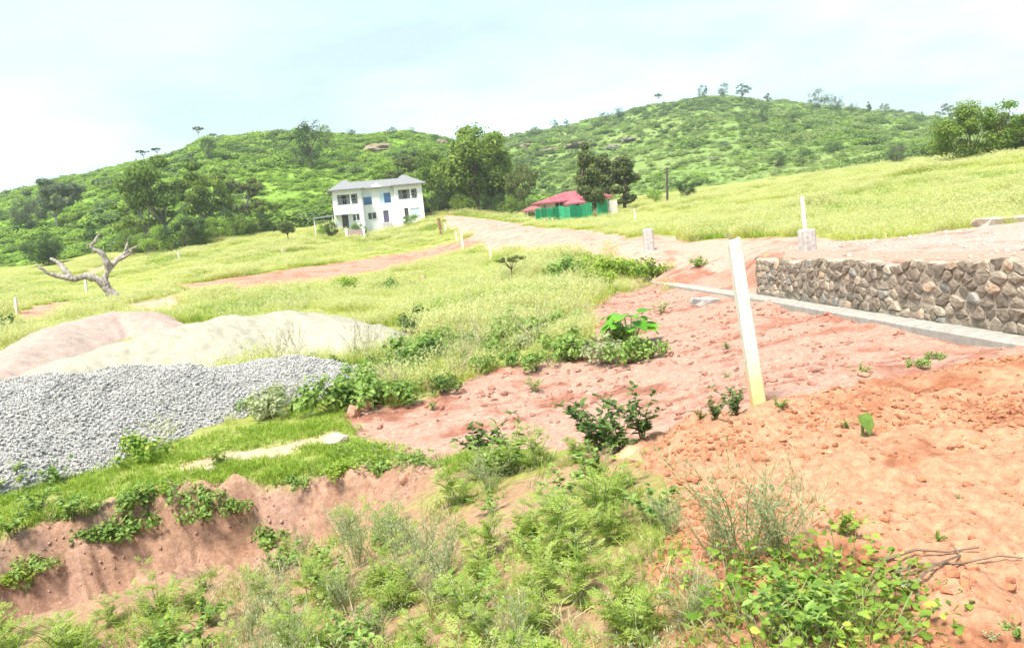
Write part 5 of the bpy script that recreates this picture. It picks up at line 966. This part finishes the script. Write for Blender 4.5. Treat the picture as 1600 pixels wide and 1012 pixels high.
# big-leaved plant: every leaf a part
p = G(985, 540); D_ = float((p-CAM)@fw); tp_ = link('big_leaved_plant', None, loc=p, label='plant with large bright green wavy leaves on the red plot', cat='plant')
def bigleaf(parent, base, tipdir, L_, seed, m, petiole=True):
    g = np.random.default_rng(seed); n, k = 9, 7; V = []; d = unit(np.array(tipdir, float)); s = unit(np.cross(d, (0, 0, 1))); nn = np.cross(s, d)
    for a in range(n):
        t = a/(n-1); w = .5*L_*math.sin(math.pi*(.1+.9*t)**.75)**.8*(1-.25*t) if a < n-1 else .004
        for b in range(k):
            q = (b/(k-1)-.5)*2; V.append(np.array(base)+d*L_*t-nn*L_*.28*t*t+s*w*q+nn*(.16*abs(q)*w+.035*L_*math.sin(t*9+b*2.1+seed)*abs(q)))
    ge = Geo(); ge.add(V, quads=[(a*k+b, a*k+b+1, a*k+k+b+1, a*k+k+b) for a in range(n-1) for b in range(k-1)], tint=np.clip(g.random(n*k)*.35+g.random()*.9-.15, 0, 1)); lo = link('leaf', ge.mesh('leaf', m, True), parent=parent)
    if petiole: gp = Geo(); gp.tube([(0, 0, -.05), np.array(base)*np.array((.6, .6, .55)), base], [.012, .009, .006], 6); link('petiole', gp.mesh('petiole', STEM), parent=lo)
gl = np.random.default_rng(9)
for k_ in range(22):
    a, e, h, L_ = k_*137.5, -.55+.9*gl.random(), .2+.3*gl.random(), .17+.11*gl.random()
    a = R(a); bigleaf(tp_, (.2*math.cos(a), .2*math.sin(a), h*1.1), (math.cos(a), math.sin(a), e), L_*D_/9.3, 40+k_, LM['taro'])
p = G(1348, 682); sp = link('single_leaf_seedling', None, loc=p, label='seedling with one large pale green leaf on the red mound', cat='seedling'); bigleaf(sp, (.0, 0., .13), (.25, -.55, -.75), .125, 77, LM['weed'])
# the foreground weed patch between the mound and the cut bank
c0 = cover
def inz(k, x, y): return inpoly(np.atleast_1d(x), np.atleast_1d(y), Z[k])
def fill(n, seed, d0, d1, mind, test, a0=-37, a1=38):
    g = np.random.default_rng(seed); out_ = []
    for _ in range(n*60):
        a = R(a0)+(R(a1)-R(a0))*g.random(); d = d0+(d1-d0)*g.random(); x, y = d*math.sin(a), d*math.cos(a)
        if not test(x, y) or any((x-q[0])**2+(y-q[1])**2 < mind*mind for q in out_): continue
        out_.append((x, y))
        if len(out_) >= n: break
    return out_
def uv(x, y):
    q = np.array((x, y, Hz(x, y)))-CAM; d = q@fw; return CU+FPX*(q@rt)/d, CV-FPX*(q@up)/d
def t_weeds(x, y): return bool(inz('weeds', x, y)[0])
for i, (x, y) in enumerate(fill(108, 901, 2.2, 6.6, .18, t_weeds)):
    u, v = uv(x, y); s_ = .5+.5*hsh(np.array([i*7]), np.array([3]), 5)[0]; q = hsh(np.array([i*13]), np.array([9]), 7)[0]
    if u > 1085 and v > 850: continue
    elif u < 380: wput('broad' if q < .3 else 'feather', x, y, s_*1.0, 'pale green broad leaved weed in the hollow below the cut bank' if q < .3 else 'feathery weed in the hollow below the cut bank', 'weeds below the cut bank' if q < .3 else 'feathery weeds below the cut bank', i % 3, 'vine' if q < .12 else None)
    elif u < 700: 
        if q < .45: wput('airy', x, y, s_*.95, 'wispy grey green weed in the tangle before the cut bank', 'wispy weeds before the cut bank', i % 3)
        elif q < .56: wput('dry', x, y, s_*.9, 'dry pale grass stalks in the tangle before the cut bank', 'dry stalks before the cut bank', i % 3)
        else: wput('feather', x, y, s_, 'feathery light green weed in the tangle before the cut bank', 'feathery weeds before the cut bank', i % 3)
    elif q < .09: wput('broad', x, y, s_, 'broad leaved weed among the feathery ones beside the red mound', 'broad weeds beside the mound', i % 3)
    elif q < .38: wput('airy', x, y, s_*.85, 'wispy weed among the feathery ones beside the red mound', 'wispy weeds beside the mound', i % 3)
    else: wput('feather', x, y, s_, 'feathery light green weed in the patch beside the red mound', 'feathery weeds beside the mound', i % 3)
def t_edge(x, y):
    if not bool(c0(np.array([x]), np.array([y]))['plot'][0]) and not t_weeds(x, y):
        u, v = uv(x, y); return 430 < u < 930 and 500 < v < 650 and heapd(np.array([x]), np.array([y]))[0] > 2.
    return False
for i, (x, y) in enumerate(fill(60, 907, 9.5, 18, .38, t_edge)):
    q = hsh(np.array([i*5]), np.array([1]), 3)[0]; wput('broad' if q < .5 else 'bush' if q < .8 else 'dry', x, y, .9+.7*q, ['leafy weed in the rank growth between the sand heap and the red plot', 'low bush in the rank growth between the sand heap and the red plot', 'dry stalks in the rank growth between the sand heap and the red plot'][0 if q < .5 else 1 if q < .8 else 2], ['weeds by the sand heap', 'bushes by the sand heap', 'dry stalks by the sand heap'][0 if q < .5 else 1 if q < .8 else 2], i % 3)
for i, (u, v) in enumerate([(1145,925),(1200,945),(1240,905),(1280,930),(1320,905),(1350,940),(1400,950),(1190,990),(1250,985),(1310,990),(1350,1000),(1270,1045)]):
    p = G(u, v); wput('vine', p[0], p[1], .72+.3*hsh(np.array([i]), np.array([2]), 8)[0], 'creeping patch of round bright leaves at the foot of the red mound', 'round leaved vines below the mound', i % 3)
for i, t in enumerate(np.linspace(.12, .93, 26)):                        # growth hanging over the lip of the cut
    q = t*(len(BANK)-1); k = int(q); b_ = BANK[k]+(BANK[k+1]-BANK[k])*(q-k); h_ = hsh(np.array([i*3]), np.array([4]), 6)[0]; x, y = b_[0]+.1*h_, b_[1]+.12-.38*h_
    kind = 'dry' if i % 4 == 3 else 'broad' if i % 2 else 'bush'; wput(kind, x, y, (.35 if kind == 'dry' else .3)+.35*h_, {'dry': 'dry stalks hanging over the lip of the cut bank', 'broad': 'small leafy weed growing on the lip of the cut bank', 'bush': 'low bush spilling over the lip of the cut bank'}[kind], {'dry': 'dry stalks on the bank lip', 'broad': 'weeds on the bank lip', 'bush': 'bushes on the bank lip'}[kind], i % 3, 'lush' if i % 5 == 0 and kind == 'bush' else None, sink=.04)
# low cover under the weeds
fw_ = [tuft('low_tuft', [LM['feather']], 640+k, 40, .13+.04*k, .12, .008, .8) for k in range(2)]+[tuft('dry_tuft', [LM['dry']], 650, 30, .2, .12, .006, .8)]+[wmesh('broad', 1)[0]]
x, y, g = sector(2.0, 8.5, 60, 78, -38, 40); ok = inpoly(x, y, Z['weeds']); nz = fbm(x*1.6, y*1.6, 66, 3); ok &= g.random(len(x)) < np.clip(.6+.9*nz, .05, .95); x, y = x[ok], y[ok]
scatter('weed_cover', np.stack([x, y, H(x, y)], 1), fw_, scl=.5+.6*g.random(len(x)), idx=g.choice(4, len(x), p=(.36, .29, .3, .05)), label='low tangle of small grasses and seedlings under the foreground weeds', cat='ground cover')
# ------------------------------------------------------------------ clods and crumbs of soil
def clods(name, zk, d0, d1, dens, smin, smax, m, label, seed):
    x, y, g = sector(d0, d1, dens, seed, -37, 42); ok = cover(x, y)[zk]; nz = fbm(x*1.3, y*1.3, seed, 3); ok &= g.random(len(x)) < np.clip(.42+1.3*nz, .05, 1); x, y = x[ok], y[ok]; n_ = len(x)
    s = smin+(smax-smin)*g.random(n_)**5; scatter(name, np.stack([x, y, H(x, y)+s*.15], 1), [stone_mesh('clod', m, 800+k, (1, .85, .6), .28) for k in range(3)], rot=np.c_[(g.random((n_, 2))-.5)*.8, g.random(n_)*6.28], scl=s, label=label, cat='soil')
clods('soil_clods', 'mound', 2.0, 8, 3200, .003, .03, mat('clod_orange', (.40, .19, .10), (.29, .11, .055), scale=20, rough=.95, rnd=.25), 'crumbly orange clods scattered over the red mound', 871)
clods('soil_clods', 'plot', 6, 27, 110, .007, .06, mat('clod_red', (.39, .21, .155), (.28, .12, .085), scale=20, rough=.95, rnd=.25), 'small clods and stones scattered over the pinkish plot', 872)
clods('rubble', 'plat', 7, 24, 30, .012, .06, mat('rubble_pale', (.50, .42, .36), (.38, .29, .24), scale=20, rough=.95, rnd=.3), 'broken stone rubble spread on the platform behind the wall', 873)
x, y, g = sector(4.5, 9.5, 420, 79, -40, 5); sb_, dp_ = bank(x, y); ok = (sb_ > .0) & (sb_ < 1.3) & (dp_ > .2) & (g.random(len(x)) < np.clip(.35+1.2*fbm(x*2, y*2, 75, 3), .03, 1)); x, y = x[ok], y[ok]; s_ = .004+.018*g.random(len(x))**4
scatter('bank_clods', np.stack([x, y, H(x, y)+s_*.1], 1), [stone_mesh('clod', mat('clod_bank', (.40, .255, .20), (.31, .17, .13), scale=20, rough=.95, rnd=.2), 850+k, (1, .85, .7), .14, 1) for k in range(3)], rot=g.random((len(x), 3))*6.28, scl=s_, label='crumbled lumps of earth on the face of the cut bank', cat='soil')
# dry twigs on the mound
for k, pts in enumerate([[(1395,905),(1440,895),(1500,885),(1560,882),(1598,878)], [(1420,925),(1460,900),(1500,872),(1490,868)], [(1380,880),(1430,870),(1480,866),(1530,868)]]):
    Q_ = np.array([G(u, v)+(0, 0, .012+.02*(i % 2)) for i, (u, v) in enumerate(pts)]); ge = Geo(); ge.tube(Q_-Q_[0], np.linspace(.007, .003, len(Q_)), 5); link('dry_twig', ge.mesh('dry_twig', TWIG), loc=Q_[0], label=['longest dry twig lying across the red mound', 'bent dry twig crossing the longest one on the mound', 'thin dry twig above the longest one on the mound'][k], cat='twig', group='dry twigs on the mound')
# ------------------------------------------------------------------ haze in the air
ge = Geo(); ge.box((-1000, -1000, -9), (1000, 1000, 85))
m = bpy.data.materials.new('haze'); m.use_nodes = True; n = m.node_tree; n.nodes.clear(); o = n.nodes.new('ShaderNodeOutputMaterial'); v = n.nodes.new('ShaderNodeVolumePrincipled')
v.inputs['Color'].default_value = (.86, .94, 1, 1); v.inputs['Density'].default_value = .00036; v.inputs['Anisotropy'].default_value = .2; n.links.new(v.outputs[0], o.inputs['Volume'])
link('haze', ge.mesh('haze', m), kind='stuff', label='thin pale haze in the air over the hills', cat='haze')
